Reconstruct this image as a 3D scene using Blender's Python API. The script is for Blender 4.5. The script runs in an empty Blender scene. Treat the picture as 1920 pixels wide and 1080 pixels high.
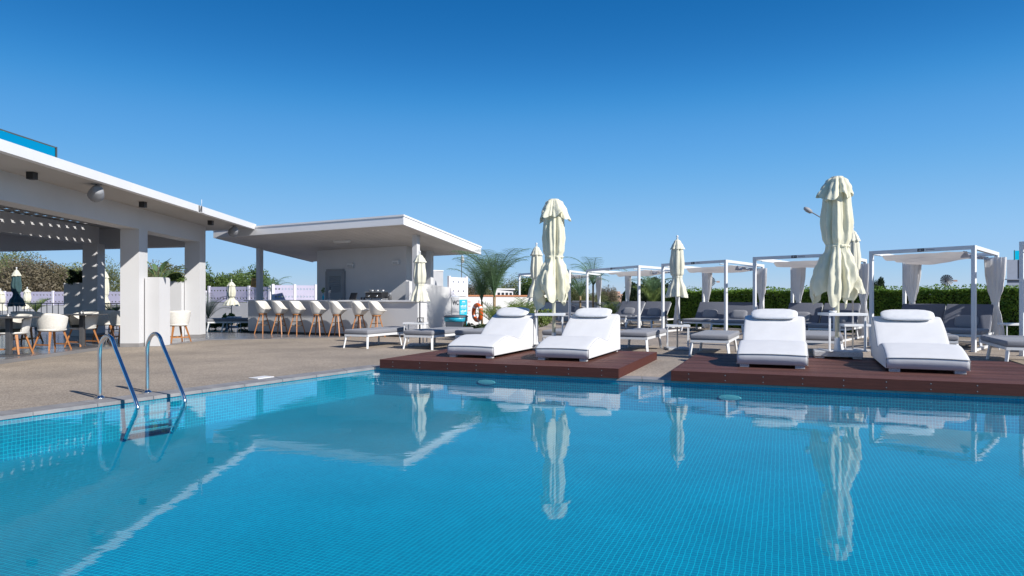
import bpy, bmesh, math, random
from math import sin, cos, pi, radians as R
from mathutils import Vector, Matrix, noise
from mathutils.geometry import tessellate_polygon

S = bpy.context.scene
C = S.collection
# ------------------------------------------------------------------ camera, sky, sun, exposure
EYE, F, CX, HZ = 1.15, 1280.0, 960.0, 557.0
cd = bpy.data.cameras.new('camera')
cam = bpy.data.objects.new('camera', cd); C.objects.link(cam)
cam.location = (0, 0, EYE); cam.rotation_euler = (R(90), 0, 0)
cd.sensor_width = 36; cd.lens = F / 1920 * 36; cd.shift_y = (HZ - 540) / 1920
cd.clip_start = 0.05; cd.clip_end = 6000
S.camera = cam

SUN_EL, SUN_AZ = 33.5, 130.0            # azimuth clockwise from +Y
w = bpy.data.worlds.new("World"); S.world = w; w.use_nodes = True
nt = w.node_tree; bg = nt.nodes['Background']
sky = nt.nodes.new('ShaderNodeTexSky'); sky.sky_type = 'NISHITA'; sky.sun_disc = False
sky.sun_elevation = R(SUN_EL); sky.sun_rotation = R(SUN_AZ)
sky.air_density = 1.0; sky.dust_density = 0.0; sky.ozone_density = 10.0; sky.altitude = 0
tcw = nt.nodes.new('ShaderNodeTexCoord'); sx_ = nt.nodes.new('ShaderNodeSeparateXYZ'); cb_ = nt.nodes.new('ShaderNodeCombineXYZ')
pw_ = [nt.nodes.new('ShaderNodeMath') for _ in range(4)]      # even sky: the same gradient from horizon to zenith all the way round
for k in (0, 1): pw_[k].operation = 'POWER'; pw_[k].inputs[1].default_value = 2
pw_[2].operation = 'ADD'; pw_[3].operation = 'SQRT'
nt.links.new(tcw.outputs['Generated'], sx_.inputs[0]); ab_ = [nt.nodes.new('ShaderNodeMath') for _ in range(2)]
for k in (0, 1): ab_[k].operation = 'ABSOLUTE'; nt.links.new(sx_.outputs[k], ab_[k].inputs[0]); nt.links.new(ab_[k].outputs[0], pw_[k].inputs[0])
nt.links.new(pw_[0].outputs[0], pw_[2].inputs[0]); nt.links.new(pw_[1].outputs[0], pw_[2].inputs[1]); nt.links.new(pw_[2].outputs[0], pw_[3].inputs[0])
nt.links.new(pw_[3].outputs[0], cb_.inputs[1]); nt.links.new(sx_.outputs[2], cb_.inputs[2]); nt.links.new(cb_.outputs[0], sky.inputs[0])
SKY = .112                              # physical sky, then a film-like contrast curve on its colour
v1 = nt.nodes.new('ShaderNodeVectorMath'); v1.operation = 'SCALE'; v1.inputs['Scale'].default_value = SKY
v2 = nt.nodes.new('ShaderNodeVectorMath'); v2.operation = 'SCALE'; v2.inputs['Scale'].default_value = 1 / SKY
cu = nt.nodes.new('ShaderNodeRGBCurve')
for ci, pts in enumerate((((0, 0), (.05, .006), (.075, .014), (.126, .095), (.245, .25), (.44, .355), (1, .80)),
                          ((0, 0), (.10, .065), (.18, .145), (.29, .33), (.49, .495), (.66, .56), (1, .85)),
                          ((0, 0), (.30, .28), (.43, .43), (.615, .70), (.797, .80), (1, .95)))):
    c = cu.mapping.curves[ci]
    for k, p in enumerate(pts):
        if k == 0: c.points[0].location = p
        elif k == len(pts) - 1: c.points[-1].location = p
        else: c.points.new(*p)
cu.mapping.update()
nt.links.new(sky.outputs[0], v1.inputs[0]); nt.links.new(v1.outputs[0], cu.inputs['Color']); nt.links.new(cu.outputs[0], v2.inputs[0]); nt.links.new(v2.outputs[0], bg.inputs[0])
bg.inputs[1].default_value = SKY
sd = bpy.data.lights.new('sun', 'SUN'); sd.energy = 5.0; sd.angle = R(0.53); sd.color = (1.0, 0.955, 0.89)
sun = bpy.data.objects.new('sun', sd); C.objects.link(sun)
SV = Vector((sin(R(SUN_AZ)) * cos(R(SUN_EL)), cos(R(SUN_AZ)) * cos(R(SUN_EL)), sin(R(SUN_EL))))
sun.rotation_euler = SV.to_track_quat('Z', 'Y').to_euler(); sun.location = (30, -20, 30)
S.view_settings.view_transform = 'Standard'; S.view_settings.look = 'None'
S.view_settings.exposure = .12; S.view_settings.gamma = 1; S.view_settings.use_curve_mapping = False
S.cycles.max_bounces = 10; S.cycles.diffuse_bounces = 2; S.cycles.transparent_max_bounces = 24
S.cycles.caustics_reflective = False; S.cycles.caustics_refractive = False

def at(px, py, z=0.0):
    d = (EYE - z) * F / (py - HZ); return Vector(((px - CX) / F * d, d, z))
def atd(px, d, z=0.0): return Vector(((px - CX) / F * d, d, z))
def zat(py, d): return EYE - (py - HZ) * d / F
def direc(az): return Vector((sin(R(az)), cos(R(az)), 0))

# ------------------------------------------------------------------ materials
def mat(name, col, rough=0.6, metal=0.0, var=0.0, vscale=4.0, bump=0.0, bscale=60.0, spec=0.5, col2=None, detail=4.0,
        sub=0.0, trans=0.0, sheen=0.0, stretch=None):
    m = bpy.data.materials.new(name); m.use_nodes = True
    n = m.node_tree.nodes; l = m.node_tree.links; b = n['Principled BSDF']
    b.inputs['Base Color'].default_value = (*col, 1); b.inputs['Roughness'].default_value = rough
    b.inputs['Metallic'].default_value = metal; b.inputs['Specular IOR Level'].default_value = spec
    if sheen: b.inputs['Sheen Weight'].default_value = sheen
    tc = n.new('ShaderNodeTexCoord'); src = tc.outputs['Object']
    if stretch:
        mp = n.new('ShaderNodeMapping'); mp.inputs['Scale'].default_value = stretch
        l.new(src, mp.inputs[0]); src = mp.outputs[0]
    if var or col2:
        no = n.new('ShaderNodeTexNoise'); no.inputs['Scale'].default_value = vscale; no.inputs['Detail'].default_value = detail
        l.new(src, no.inputs['Vector'])
        cr = n.new('ShaderNodeValToRGB'); cr.color_ramp.elements[0].position = 0.32; cr.color_ramp.elements[1].position = 0.68
        a = col2 if col2 else tuple(c * (1 - var) for c in col)
        bb = col if col2 else tuple(min(1, c * (1 + var)) for c in col)
        cr.color_ramp.elements[0].color = (*a, 1); cr.color_ramp.elements[1].color = (*bb, 1)
        l.new(no.outputs['Fac'], cr.inputs[0]); l.new(cr.outputs[0], b.inputs['Base Color'])
    if bump:
        nb = n.new('ShaderNodeTexNoise'); nb.inputs['Scale'].default_value = bscale; nb.inputs['Detail'].default_value = 3
        l.new(src, nb.inputs['Vector'])
        bp = n.new('ShaderNodeBump'); bp.inputs['Strength'].default_value = bump; bp.inputs['Distance'].default_value = 0.01
        l.new(nb.outputs['Fac'], bp.inputs['Height']); l.new(bp.outputs[0], b.inputs['Normal'])
    if trans:
        t = n.new('ShaderNodeBsdfTranslucent'); t.inputs[0].default_value = (*col, 1)
        mx = n.new('ShaderNodeMixShader'); mx.inputs[0].default_value = trans
        out = n['Material Output']; l.new(b.outputs[0], mx.inputs[1]); l.new(t.outputs[0], mx.inputs[2]); l.new(mx.outputs[0], out.inputs[0])
    return m

def leafmat(name, a, b2, vs=3.0, trans=0.3, rough=0.5):
    m = mat(name, b2, rough, col2=a, vscale=vs, spec=0.35, trans=trans, detail=6)
    return m

M = {}
M['plaster'] = mat('white_plaster', (.67, .67, .68), .75, var=.025, vscale=1.3, bump=.10, bscale=45, detail=8)
M['fascia'] = mat('fascia_render', (.80, .80, .81), .6, var=.02, vscale=2.0, bump=.04, bscale=30)
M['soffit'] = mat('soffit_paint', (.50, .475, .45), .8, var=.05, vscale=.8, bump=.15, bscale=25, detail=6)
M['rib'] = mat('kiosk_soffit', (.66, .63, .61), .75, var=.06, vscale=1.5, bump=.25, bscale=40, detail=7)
M['metal_white'] = mat('white_metal', (.78, .79, .80), .38, var=.02, vscale=6)
M['chaise'] = mat('white_upholstery', (.75, .75, .76), .7, var=.02, vscale=5, bump=.3, bscale=8, sheen=.1)
M['pillow'] = mat('white_pillow', (.74, .75, .77), .8, var=.03, vscale=9, bump=.4, bscale=14)
M['piping'] = mat('dark_piping', (.12, .12, .13), .6)
M['grey_fabric'] = mat('grey_fabric', (.25, .255, .28), .9, var=.10, vscale=120, bump=.25, bscale=300, sheen=.2)
M['grey_shaded'] = mat('shaded_grey_fabric', (.13, .14, .175), .9, var=.12, vscale=90, bump=.2, bscale=250)  # lounger grey for the backrests, cabana shade put into the colour
M['cream'] = mat('cream_canvas', (.87, .84, .66), .8, var=.05, vscale=3.5, bump=.5, bscale=18, trans=.20, detail=5)
M['cream_small'] = mat('pale_canvas', (.82, .80, .66), .8, var=.06, vscale=5, bump=.25, bscale=30, trans=.15)
M['teal_cloth'] = mat('teal_cover', (.045, .10, .11), .8, var=.2, vscale=6, bump=.3, bscale=30)
M['curtain'] = mat('sheer_curtain', (.84, .835, .84), .85, var=.04, vscale=6, bump=.15, bscale=40, trans=.3)
M['canopy'] = mat('canopy_cloth', (.72, .69, .67), .85, var=.05, vscale=4, bump=.15, bscale=30, trans=.35)
M['pole_cream'] = mat('cream_pole', (.70, .68, .52), .45, var=.04)
M['steel'] = mat('polished_steel', (.76, .76, .76), .12, metal=1.0, var=.04, vscale=20)
M['alu'] = mat('brushed_aluminium', (.5, .5, .5), .35, metal=.9, var=.06)
M['wood_leg'] = mat('oiled_teak', (.50, .215, .07), .5, col2=(.36, .135, .04), vscale=9, stretch=(8, 8, 1), bump=.08)
M['shell'] = mat('cream_shell', (.74, .71, .66), .55, var=.03, vscale=8)
M['weave'] = mat('woven_shell', (.76, .735, .68), .8, var=.06, vscale=25, bump=.5, bscale=60)
M['seat_dark'] = mat('dark_cushion', (.06, .065, .05), .9, var=.2, vscale=30)
M['black'] = mat('black_metal', (.025, .025, .028), .4, var=.2, vscale=20)
M['dark_grey'] = mat('dark_grey_metal', (.085, .085, .09), .4, var=.1, vscale=12)
M['granite'] = mat('speckled_granite', (.62, .62, .62), .6, col2=(.36, .36, .37), vscale=90, detail=2)
M['speaker'] = mat('grey_speaker', (.30, .31, .33), .6, var=.05)
M['blue_lilac'] = mat('lilac_panel', (.50, .48, .62), .6, var=.06, vscale=2)
M['white_panel'] = mat('white_panel', (.80, .78, .85), .6, var=.02)
M['lowwall'] = mat('grey_wall', (.50, .51, .53), .8, var=.06, vscale=2, bump=.1)
M['skirting'] = mat('grey_skirting', (.28, .27, .27), .5, var=.1)
M['slab_tile'] = mat('grey_glazed_tile', (.235, .235, .25), .18, var=.12, vscale=1.2, detail=8)
M['terracotta'] = mat('terracotta', (.45, .20, .10), .8, var=.2, vscale=20)
M['sign_blue'] = mat('sign_blue', (.02, .50, .68), .4)
M['sign_white'] = mat('sign_white', (.82, .82, .82), .5)
M['sign_grey'] = mat('sign_grey', (.52, .53, .55), .5, var=.02)
M['sign_dark'] = mat('sign_dark', (.03, .035, .05), .5)
M['sign_yellow'] = mat('sign_yellow', (.75, .42, .12), .5, var=.05)
M['orange'] = mat('orange_plastic', (.80, .13, .02), .4, var=.08, vscale=15)
M['red'] = mat('red_print', (.6, .04, .05), .5)
M['bin'] = mat('bin_grey', (.09, .11, .14), .6, var=.05)
M['bag'] = mat('blue_bag', (.02, .36, .52), .35, var=.25, vscale=12, bump=.6, bscale=25)
M['door'] = mat('grey_door', (.30, .33, .36), .5, var=.05)
M['bark'] = mat('bark', (.16, .11, .07), .9, var=.3, vscale=20, bump=.6, bscale=40)
M['palm_trunk'] = mat('palm_trunk', (.28, .20, .11), .85, var=.3, vscale=16, bump=.6, bscale=30)
M['palm_leaf'] = leafmat('palm_leaf', (.08, .16, .08), (.19, .31, .15), 5)
M['palm_yellow'] = leafmat('young_palm_leaf', (.11, .18, .05), (.27, .35, .10), 5)
M['hedge'] = leafmat('hedge_leaf', (.06, .14, .02), (.22, .36, .045), 4.0, .25)
M['hedge_in'] = mat('hedge_dark_core', (.02, .03, .01), .9, var=.4, vscale=8)
M['dry'] = leafmat('dry_olive_leaf', (.11, .125, .055), (.22, .26, .095), .8, .2)
M['dry2'] = leafmat('brownish_leaf', (.14, .115, .085), (.24, .21, .13), .9, .2)
M['green'] = leafmat('green_leaf', (.055, .10, .03), (.17, .25, .06), .9, .25)
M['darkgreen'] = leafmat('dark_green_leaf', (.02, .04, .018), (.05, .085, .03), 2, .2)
M['bushy'] = leafmat('bushy_leaf', (.05, .09, .04), (.15, .20, .09), 5, .2)
M['pink'] = mat('pink_render', (.55, .36, .28), .8, var=.05)
M['bldg'] = mat('blue_grey_wall', (.22, .26, .34), .6, var=.04)
M['window'] = mat('dark_window', (.03, .04, .05), .1)
M['fitting'] = mat('pool_fitting', (.22, .62, .72), .5)
def wpc():
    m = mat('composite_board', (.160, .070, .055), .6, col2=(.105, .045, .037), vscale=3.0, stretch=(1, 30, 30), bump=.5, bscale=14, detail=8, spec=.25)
    n = m.node_tree.nodes; l = m.node_tree.links; b = n['Principled BSDF']; src = b.inputs['Base Color'].links[0].from_socket
    oi = n.new('ShaderNodeObjectInfo'); mr = n.new('ShaderNodeMapRange'); mr.inputs['To Min'].default_value = .68; mr.inputs['To Max'].default_value = 1.25
    l.new(oi.outputs['Random'], mr.inputs['Value']); vm = n.new('ShaderNodeVectorMath'); vm.operation = 'SCALE'
    l.new(src, vm.inputs[0]); l.new(mr.outputs[0], vm.inputs['Scale']); l.new(vm.outputs[0], b.inputs['Base Color'])
    return m
M['board'] = wpc()
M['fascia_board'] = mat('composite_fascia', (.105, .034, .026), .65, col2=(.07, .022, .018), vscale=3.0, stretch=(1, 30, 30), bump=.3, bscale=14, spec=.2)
def deckmat():
    m = bpy.data.materials.new('washed_aggregate'); m.use_nodes = True
    n = m.node_tree.nodes; l = m.node_tree.links; b = n['Principled BSDF']; b.inputs['Roughness'].default_value = .85
    tc = n.new('ShaderNodeTexCoord')
    v = n.new('ShaderNodeTexVoronoi'); v.inputs['Scale'].default_value = 70; l.new(tc.outputs['Object'], v.inputs['Vector'])
    cr = n.new('ShaderNodeValToRGB'); e = cr.color_ramp.elements
    e[0].color = (.27, .23, .19, 1); e[1].color = (.53, .455, .375, 1)
    e.new(.5).color = (.40, .34, .28, 1)
    sp = n.new('ShaderNodeSeparateColor'); l.new(v.outputs['Color'], sp.inputs[0]); l.new(sp.outputs[0], cr.inputs[0])
    n1 = n.new('ShaderNodeTexNoise'); n1.inputs['Scale'].default_value = .55; n1.inputs['Detail'].default_value = 9; n1.inputs['Roughness'].default_value = .62
    l.new(tc.outputs['Object'], n1.inputs['Vector'])
    c2 = n.new('ShaderNodeValToRGB'); c2.color_ramp.elements[0].position = .35; c2.color_ramp.elements[1].position = .7
    c2.color_ramp.elements[0].color = (.74, .735, .73, 1); c2.color_ramp.elements[1].color = (1.13, 1.10, 1.06, 1)
    l.new(n1.outputs['Fac'], c2.inputs[0])
    mx = n.new('ShaderNodeMix'); mx.data_type = 'RGBA'; mx.blend_type = 'MULTIPLY'; mx.inputs[0].default_value = 1
    l.new(cr.outputs[0], mx.inputs[6]); l.new(c2.outputs[0], mx.inputs[7]); l.new(mx.outputs[2], b.inputs['Base Color'])
    bp = n.new('ShaderNodeBump'); bp.inputs['Strength'].default_value = .5; bp.inputs['Distance'].default_value = .006
    l.new(v.outputs['Distance'], bp.inputs['Height']); l.new(bp.outputs[0], b.inputs['Normal'])
    return m
M['deck'] = deckmat()
M['coping'] = mat('grey_coping', (.34, .33, .33), .6, col2=(.24, .235, .24), vscale=5, bump=.25, bscale=60, detail=8)
M['ground'] = mat('dry_ground', (.26, .20, .13), .95, var=.3, vscale=.05, bump=.2, bscale=3, detail=8)
def mosaic():
    m = bpy.data.materials.new('glass_mosaic'); m.use_nodes = True
    n = m.node_tree.nodes; l = m.node_tree.links; b = n['Principled BSDF']; b.inputs['Roughness'].default_value = .5
    uv = n.new('ShaderNodeUVMap'); uv.uv_map = 'UVMap'
    nz = n.new('ShaderNodeTexNoise'); nz.inputs['Scale'].default_value = 7; nz.inputs['Detail'].default_value = 2
    l.new(uv.outputs[0], nz.inputs['Vector'])
    vm0 = n.new('ShaderNodeVectorMath'); vm0.operation = 'MULTIPLY_ADD'; vm0.inputs[1].default_value = (.016, .016, 0)  # tile lines wobbled in the pattern, painted stand-in for refraction by the water
    l.new(nz.outputs['Color'], vm0.inputs[0]); l.new(uv.outputs[0], vm0.inputs[2])
    nz2 = n.new('ShaderNodeTexNoise'); nz2.inputs['Scale'].default_value = 24; nz2.inputs['Detail'].default_value = 2; l.new(uv.outputs[0], nz2.inputs['Vector'])
    vm = n.new('ShaderNodeVectorMath'); vm.operation = 'MULTIPLY_ADD'; vm.inputs[1].default_value = (.011, .011, 0)
    l.new(nz2.outputs['Color'], vm.inputs[0]); l.new(vm0.outputs[0], vm.inputs[2])
    br = n.new('ShaderNodeTexBrick'); br.offset = 0; br.squash = 1
    br.inputs['Scale'].default_value = 1.0; br.inputs['Mortar Size'].default_value = .0026; br.inputs['Mortar Smooth'].default_value = .3
    br.inputs['Brick Width'].default_value = .036; br.inputs['Row Height'].default_value = .036; br.inputs['Bias'].default_value = -.1
    br.inputs['Color1'].default_value = (.0, .210, .365, 1); br.inputs['Color2'].default_value = (.0, .265, .435, 1)
    br.inputs['Mortar'].default_value = (.0, .56, .72, 1)
    l.new(vm.outputs[0], br.inputs['Vector'])
    n1 = n.new('ShaderNodeTexNoise'); n1.inputs['Scale'].default_value = 1.2; n1.inputs['Detail'].default_value = 6
    l.new(uv.outputs[0], n1.inputs['Vector'])
    c2 = n.new('ShaderNodeValToRGB'); c2.color_ramp.elements[0].position = .3; c2.color_ramp.elements[1].position = .75
    c2.color_ramp.elements[0].color = (.9, .9, .9, 1); c2.color_ramp.elements[1].color = (1.08, 1.08, 1.08, 1)
    l.new(n1.outputs['Fac'], c2.inputs[0])
    mx = n.new('ShaderNodeMix'); mx.data_type = 'RGBA'; mx.blend_type = 'MULTIPLY'; mx.inputs[0].default_value = 1
    l.new(br.outputs['Color'], mx.inputs[6]); l.new(c2.outputs[0], mx.inputs[7]); l.new(mx.outputs[2], b.inputs['Base Color'])
    return m
M['mosaic'] = mosaic()
def watermat():
    m = bpy.data.materials.new('clear_water'); m.use_nodes = True
    n = m.node_tree.nodes; l = m.node_tree.links; n.remove(n['Principled BSDF']); out = n['Material Output']
    tr = n.new('ShaderNodeBsdfTransparent'); tr.inputs[0].default_value = (.80, 1, 1, 1)
    gl = n.new('ShaderNodeBsdfGlossy'); gl.inputs['Roughness'].default_value = 0.0
    geo = n.new('ShaderNodeNewGeometry')
    ior = n.new('ShaderNodeMapRange'); ior.inputs['To Min'].default_value = 1.33; ior.inputs['To Max'].default_value = 1 / 1.33
    l.new(geo.outputs['Backfacing'], ior.inputs['Value'])
    fr = n.new('ShaderNodeFresnel'); l.new(ior.outputs[0], fr.inputs['IOR'])
    tc = n.new('ShaderNodeTexCoord')
    mp = n.new('ShaderNodeMapping'); mp.inputs['Rotation'].default_value = (0, 0, R(-18)); mp.inputs['Scale'].default_value = (.75, 1.5, 1)
    l.new(tc.outputs['Object'], mp.inputs[0])
    a = n.new('ShaderNodeTexNoise'); a.inputs['Scale'].default_value = 2.3; a.inputs['Detail'].default_value = 2.5; a.inputs['Roughness'].default_value = .5
    a.inputs['Distortion'].default_value = .5
    l.new(mp.outputs[0], a.inputs['Vector'])
    c = n.new('ShaderNodeTexNoise'); c.inputs['Scale'].default_value = 11; c.inputs['Detail'].default_value = 3
    l.new(mp.outputs[0], c.inputs['Vector'])
    ad = n.new('ShaderNodeMath'); ad.operation = 'MULTIPLY_ADD'; ad.inputs[1].default_value = .18
    l.new(c.outputs['Fac'], ad.inputs[0]); l.new(a.outputs['Fac'], ad.inputs[2])
    bp = n.new('ShaderNodeBump'); bp.inputs['Strength'].default_value = 1; bp.inputs['Distance'].default_value = .0011
    l.new(ad.outputs[0], bp.inputs['Height']); l.new(bp.outputs[0], gl.inputs['Normal']); l.new(bp.outputs[0], fr.inputs['Normal'])
    mx = n.new('ShaderNodeMixShader'); l.new(fr.outputs[0], mx.inputs[0]); l.new(tr.outputs[0], mx.inputs[1]); l.new(gl.outputs[0], mx.inputs[2])
    l.new(mx.outputs[0], out.inputs[0])
    return m
M['water'] = watermat()
def glassmat():
    m = bpy.data.materials.new('blue_glass'); m.use_nodes = True
    n = m.node_tree.nodes; l = m.node_tree.links; n.remove(n['Principled BSDF']); out = n['Material Output']
    tr = n.new('ShaderNodeBsdfTransparent'); tr.inputs[0].default_value = (.10, .90, .94, 1)
    gl = n.new('ShaderNodeBsdfGlossy'); gl.inputs['Roughness'].default_value = .02
    fr = n.new('ShaderNodeLayerWeight'); fr.inputs[0].default_value = .12
    mx = n.new('ShaderNodeMixShader'); l.new(fr.outputs['Fresnel'], mx.inputs[0]); l.new(tr.outputs[0], mx.inputs[1]); l.new(gl.outputs[0], mx.inputs[2])
    l.new(mx.outputs[0], out.inputs[0])
    return m
M['glass'] = glassmat()

# ------------------------------------------------------------------ mesh helpers
class MB:
    def __init__(s): s.v = []; s.f = []; s.sm = []
    def add(s, vs, fs, smooth=False):
        o = len(s.v); s.v += [tuple(p) for p in vs]; s.f += [tuple(i + o for i in q) for q in fs]; s.sm += [smooth] * len(fs); return s
    def box(s, x0, x1, y0, y1, z0, z1):
        v = [(x, y, z) for z in (z0, z1) for x, y in ((x0, y0), (x1, y0), (x1, y1), (x0, y1))]
        return s.add(v, [(3, 2, 1, 0), (4, 5, 6, 7), (0, 1, 5, 4), (1, 2, 6, 5), (2, 3, 7, 6), (3, 0, 4, 7)])
    def cbox(s, x0, x1, y0, y1, z0, z1, r=.006, seg=2):
        bm = bmesh.new(); bmesh.ops.create_cube(bm, size=1)
        for v in bm.verts: v.co = Vector(((x0 + x1) / 2 + v.co.x * (x1 - x0), (y0 + y1) / 2 + v.co.y * (y1 - y0), (z0 + z1) / 2 + v.co.z * (z1 - z0)))
        bmesh.ops.bevel(bm, geom=bm.edges[:], offset=r, segments=seg, profile=.5, affect='EDGES')
        bm.verts.index_update(); s.add([v.co[:] for v in bm.verts], [[v.index for v in f.verts] for f in bm.faces], seg > 2); bm.free(); return s
    def prism(s, poly, z0, z1):
        n = len(poly); z0f = z0 if callable(z0) else (lambda x, y: z0); z1f = z1 if callable(z1) else (lambda x, y: z1)
        a = sum(poly[i][0] * poly[(i + 1) % n][1] - poly[(i + 1) % n][0] * poly[i][1] for i in range(n))
        if a < 0: poly = poly[::-1]
        v = [(p[0], p[1], z0f(p[0], p[1])) for p in poly] + [(p[0], p[1], z1f(p[0], p[1])) for p in poly]
        return s.add(v, [tuple(range(n - 1, -1, -1)), tuple(range(n, 2 * n))] + [(i, (i + 1) % n, n + (i + 1) % n, n + i) for i in range(n)])
    def bar(s, a, b, w, h, up=(0, 0, 1), w2=None, h2=None):
        a = Vector(a); b = Vector(b); d = (b - a).normalized(); u = Vector(up)
        if abs(d.dot(u)) > .98: u = Vector((1, 0, 0))
        x = d.cross(u).normalized(); y = x.cross(d).normalized(); w2 = w2 or w; h2 = h2 or h
        v = [a + x * i * w / 2 + y * j * h / 2 for i, j in ((-1, -1), (1, -1), (1, 1), (-1, 1))] + [b + x * i * w2 / 2 + y * j * h2 / 2 for i, j in ((-1, -1), (1, -1), (1, 1), (-1, 1))]
        return s.add(v, [(0, 1, 2, 3), (7, 6, 5, 4), (1, 0, 4, 5), (2, 1, 5, 6), (3, 2, 6, 7), (0, 3, 7, 4)])
    def tube(s, pts, r, n=8, cap=True):
        pts = [Vector(p) for p in pts]; k = len(pts); rs = r if isinstance(r, (list, tuple)) else [r] * k
        vs = []; ref = None
        for i, p in enumerate(pts):
            d = (pts[min(i + 1, k - 1)] - pts[max(i - 1, 0)]).normalized()
            if ref is None: ref = Vector((0, 0, 1)) if abs(d.z) < .9 else Vector((1, 0, 0))
            x = (ref - d * ref.dot(d)).normalized(); y = d.cross(x); ref = x
            for j in range(n):
                t = 2 * pi * j / n; vs.append(p + (x * cos(t) + y * sin(t)) * rs[i])
        fs = [(i * n + j, i * n + (j + 1) % n, (i + 1) * n + (j + 1) % n, (i + 1) * n + j) for i in range(k - 1) for j in range(n)]
        s.add(vs, fs, True)
        if cap:
            o = len(s.v) - len(vs); s.f += [tuple(o + j for j in range(n - 1, -1, -1)), tuple(o + (k - 1) * n + j for j in range(n))]; s.sm += [False, False]
        return s
    def rings(s, rings, smooth=True, close=True, capb=False, capt=False):
        n = len(rings[0]); vs = [p for r in rings for p in r]; m = n if close else n - 1
        s.add(vs, [(i * n + j, i * n + (j + 1) % n, (i + 1) * n + (j + 1) % n, (i + 1) * n + j) for i in range(len(rings) - 1) for j in range(m)], smooth)
        o = len(s.v) - len(vs)
        if capb: s.f.append(tuple(o + j for j in range(n - 1, -1, -1))); s.sm.append(False)
        if capt: s.f.append(tuple(o + (len(rings) - 1) * n + j for j in range(n))); s.sm.append(False)
        return s
    def lathe(s, prof, n=16, c=(0, 0, 0)):
        return s.rings([[(c[0] + r * cos(2 * pi * j / n), c[1] + r * sin(2 * pi * j / n), c[2] + z) for j in range(n)] for r, z in prof], True, True, True, True)
    def xf(s, mx): s.v = [tuple(mx @ Vector(p)) for p in s.v]; return s
    def mesh(s, name, m):
        me = bpy.data.meshes.new(name); me.from_pydata(s.v, [], s.f)
        me.polygons.foreach_set('use_smooth', s.sm); me.materials.append(m); me.validate(); me.update(); return me
    def build(s, name, m, parent=None, **kw):
        return link(name, s.mesh(name, m), parent, **kw)

def link(name, me, parent=None, loc=None, rz=None, label=None, cat=None, group=None, kind=None):
    o = bpy.data.objects.new(name, me); C.objects.link(o)
    if parent: o.parent = parent
    if loc is not None: o.location = loc
    if rz is not None: o.rotation_euler = (0, 0, rz)
    if label: o['label'] = label
    if cat: o['category'] = cat
    if group: o['group'] = group
    if kind: o['kind'] = kind
    return o
def thing(name, label, cat, loc=(0, 0, 0), az=0, group=None):
    return link(name, None, None, loc, -R(az), label, cat, group)
def copy_tree(o, parent=None):
    c = o.copy(); C.objects.link(c); c.parent = parent
    for ch in list(o.children): copy_tree(ch, c)
    return c
def place(o, loc, az, label, sc=None):
    o.location = loc; o.rotation_euler = (0, 0, -R(az)); o['label'] = label
    if sc: o.scale = sc
    return o
def struct(name, mb, m, parent=None): return mb.build(name, m, parent, kind=None if parent else 'structure')
def smooth_curve(pts, k=6):
    out = []; n = len(pts); P = [Vector(p) for p in pts]
    for i in range(n - 1):
        p0, p1, p2, p3 = P[max(i - 1, 0)], P[i], P[i + 1], P[min(i + 2, n - 1)]
        for j in range(k):
            t = j / k
            out.append(.5 * ((2 * p1) + (p2 - p0) * t + (2 * p0 - 5 * p1 + 4 * p2 - p3) * t * t + (3 * p1 - p0 - 3 * p2 + p3) * t ** 3))
    out.append(P[-1]); return out

# ------------------------------------------------------------------ pool and deck
BETA = 21.5
U = direc(BETA); V = Vector((U.y, -U.x, 0))
WZ = -.042; FLOOR = -.44
P1 = at(712, 690)                                  # front left corner of the first platform
def along_px(o, d, px):                             # the point of the line o + t d that lies under column px
    k = (px - CX) / F; return o + d * ((k * o.y - o.x) / (d.x - k * d.y))
E0 = at(0, 789, WZ); E1 = at(722, 691, WZ); LD = (E1 - E0); LD.z = 0; LD.normalize()
LN = Vector((LD.y, -LD.x, 0))                        # into the pool
FO = P1 + U * .045                                    # far edge line
def isect(o1, d1, o2, d2):
    t = ((o2.x - o1.x) * d2.y - (o2.y - o1.y) * d2.x) / (d1.x * d2.y - d1.y * d2.x); return o1 + d1 * t
QFL = isect(E0, LD, FO, V); QFR = FO + V * 13.0
QNL = E0 + LD * ((.85 - E0.y) / LD.y); QNR = Vector((QFR.x - 2.6, .85, 0)); 
pool = [(p.x, p.y) for p in (QNL, QNR, QFR, QFL)]
BX = (-45, 45, -12, 42)
outer = [(BX[0], BX[2]), (BX[1], BX[2]), (BX[1], BX[3]), (BX[0], BX[3])]
CW = .32
def offset(poly, o):
    n = len(poly); res = []
    for i in range(n):
        p0, p1, p2 = Vector(poly[i - 1]), Vector(poly[i]), Vector(poly[(i + 1) % n])
        a = (p1 - p0).normalized(); b = (p2 - p1).normalized(); na = Vector((a.y, -a.x)); nb = Vector((b.y, -b.x))
        m = (na + nb).normalized(); res.append(tuple(p1 + m * (o / m.dot(na))))
    return res
cop = offset(pool, CW)
def ring_sheet(name, out, inn, z, m):
    tri = tessellate_polygon([[Vector((*p, 0)) for p in out], [Vector((*p, 0)) for p in inn]])
    vs = [(*p, z) for p in out + inn]
    me = MB(); fs = []
    for t in tri:
        a, b, c = (Vector(vs[i]) for i in t)
        fs.append(t if (b - a).cross(c - a).z > 0 else t[::-1])
    me.add(vs, fs); return struct(name, me, m)
ring_sheet('pool_deck', outer, cop, 0.0, M['deck'])
ring_sheet('ground', [(-2500, -600), (2500, -600), (2500, 4500), (-2500, 4500)], outer, -.02, M['ground'])
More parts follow.
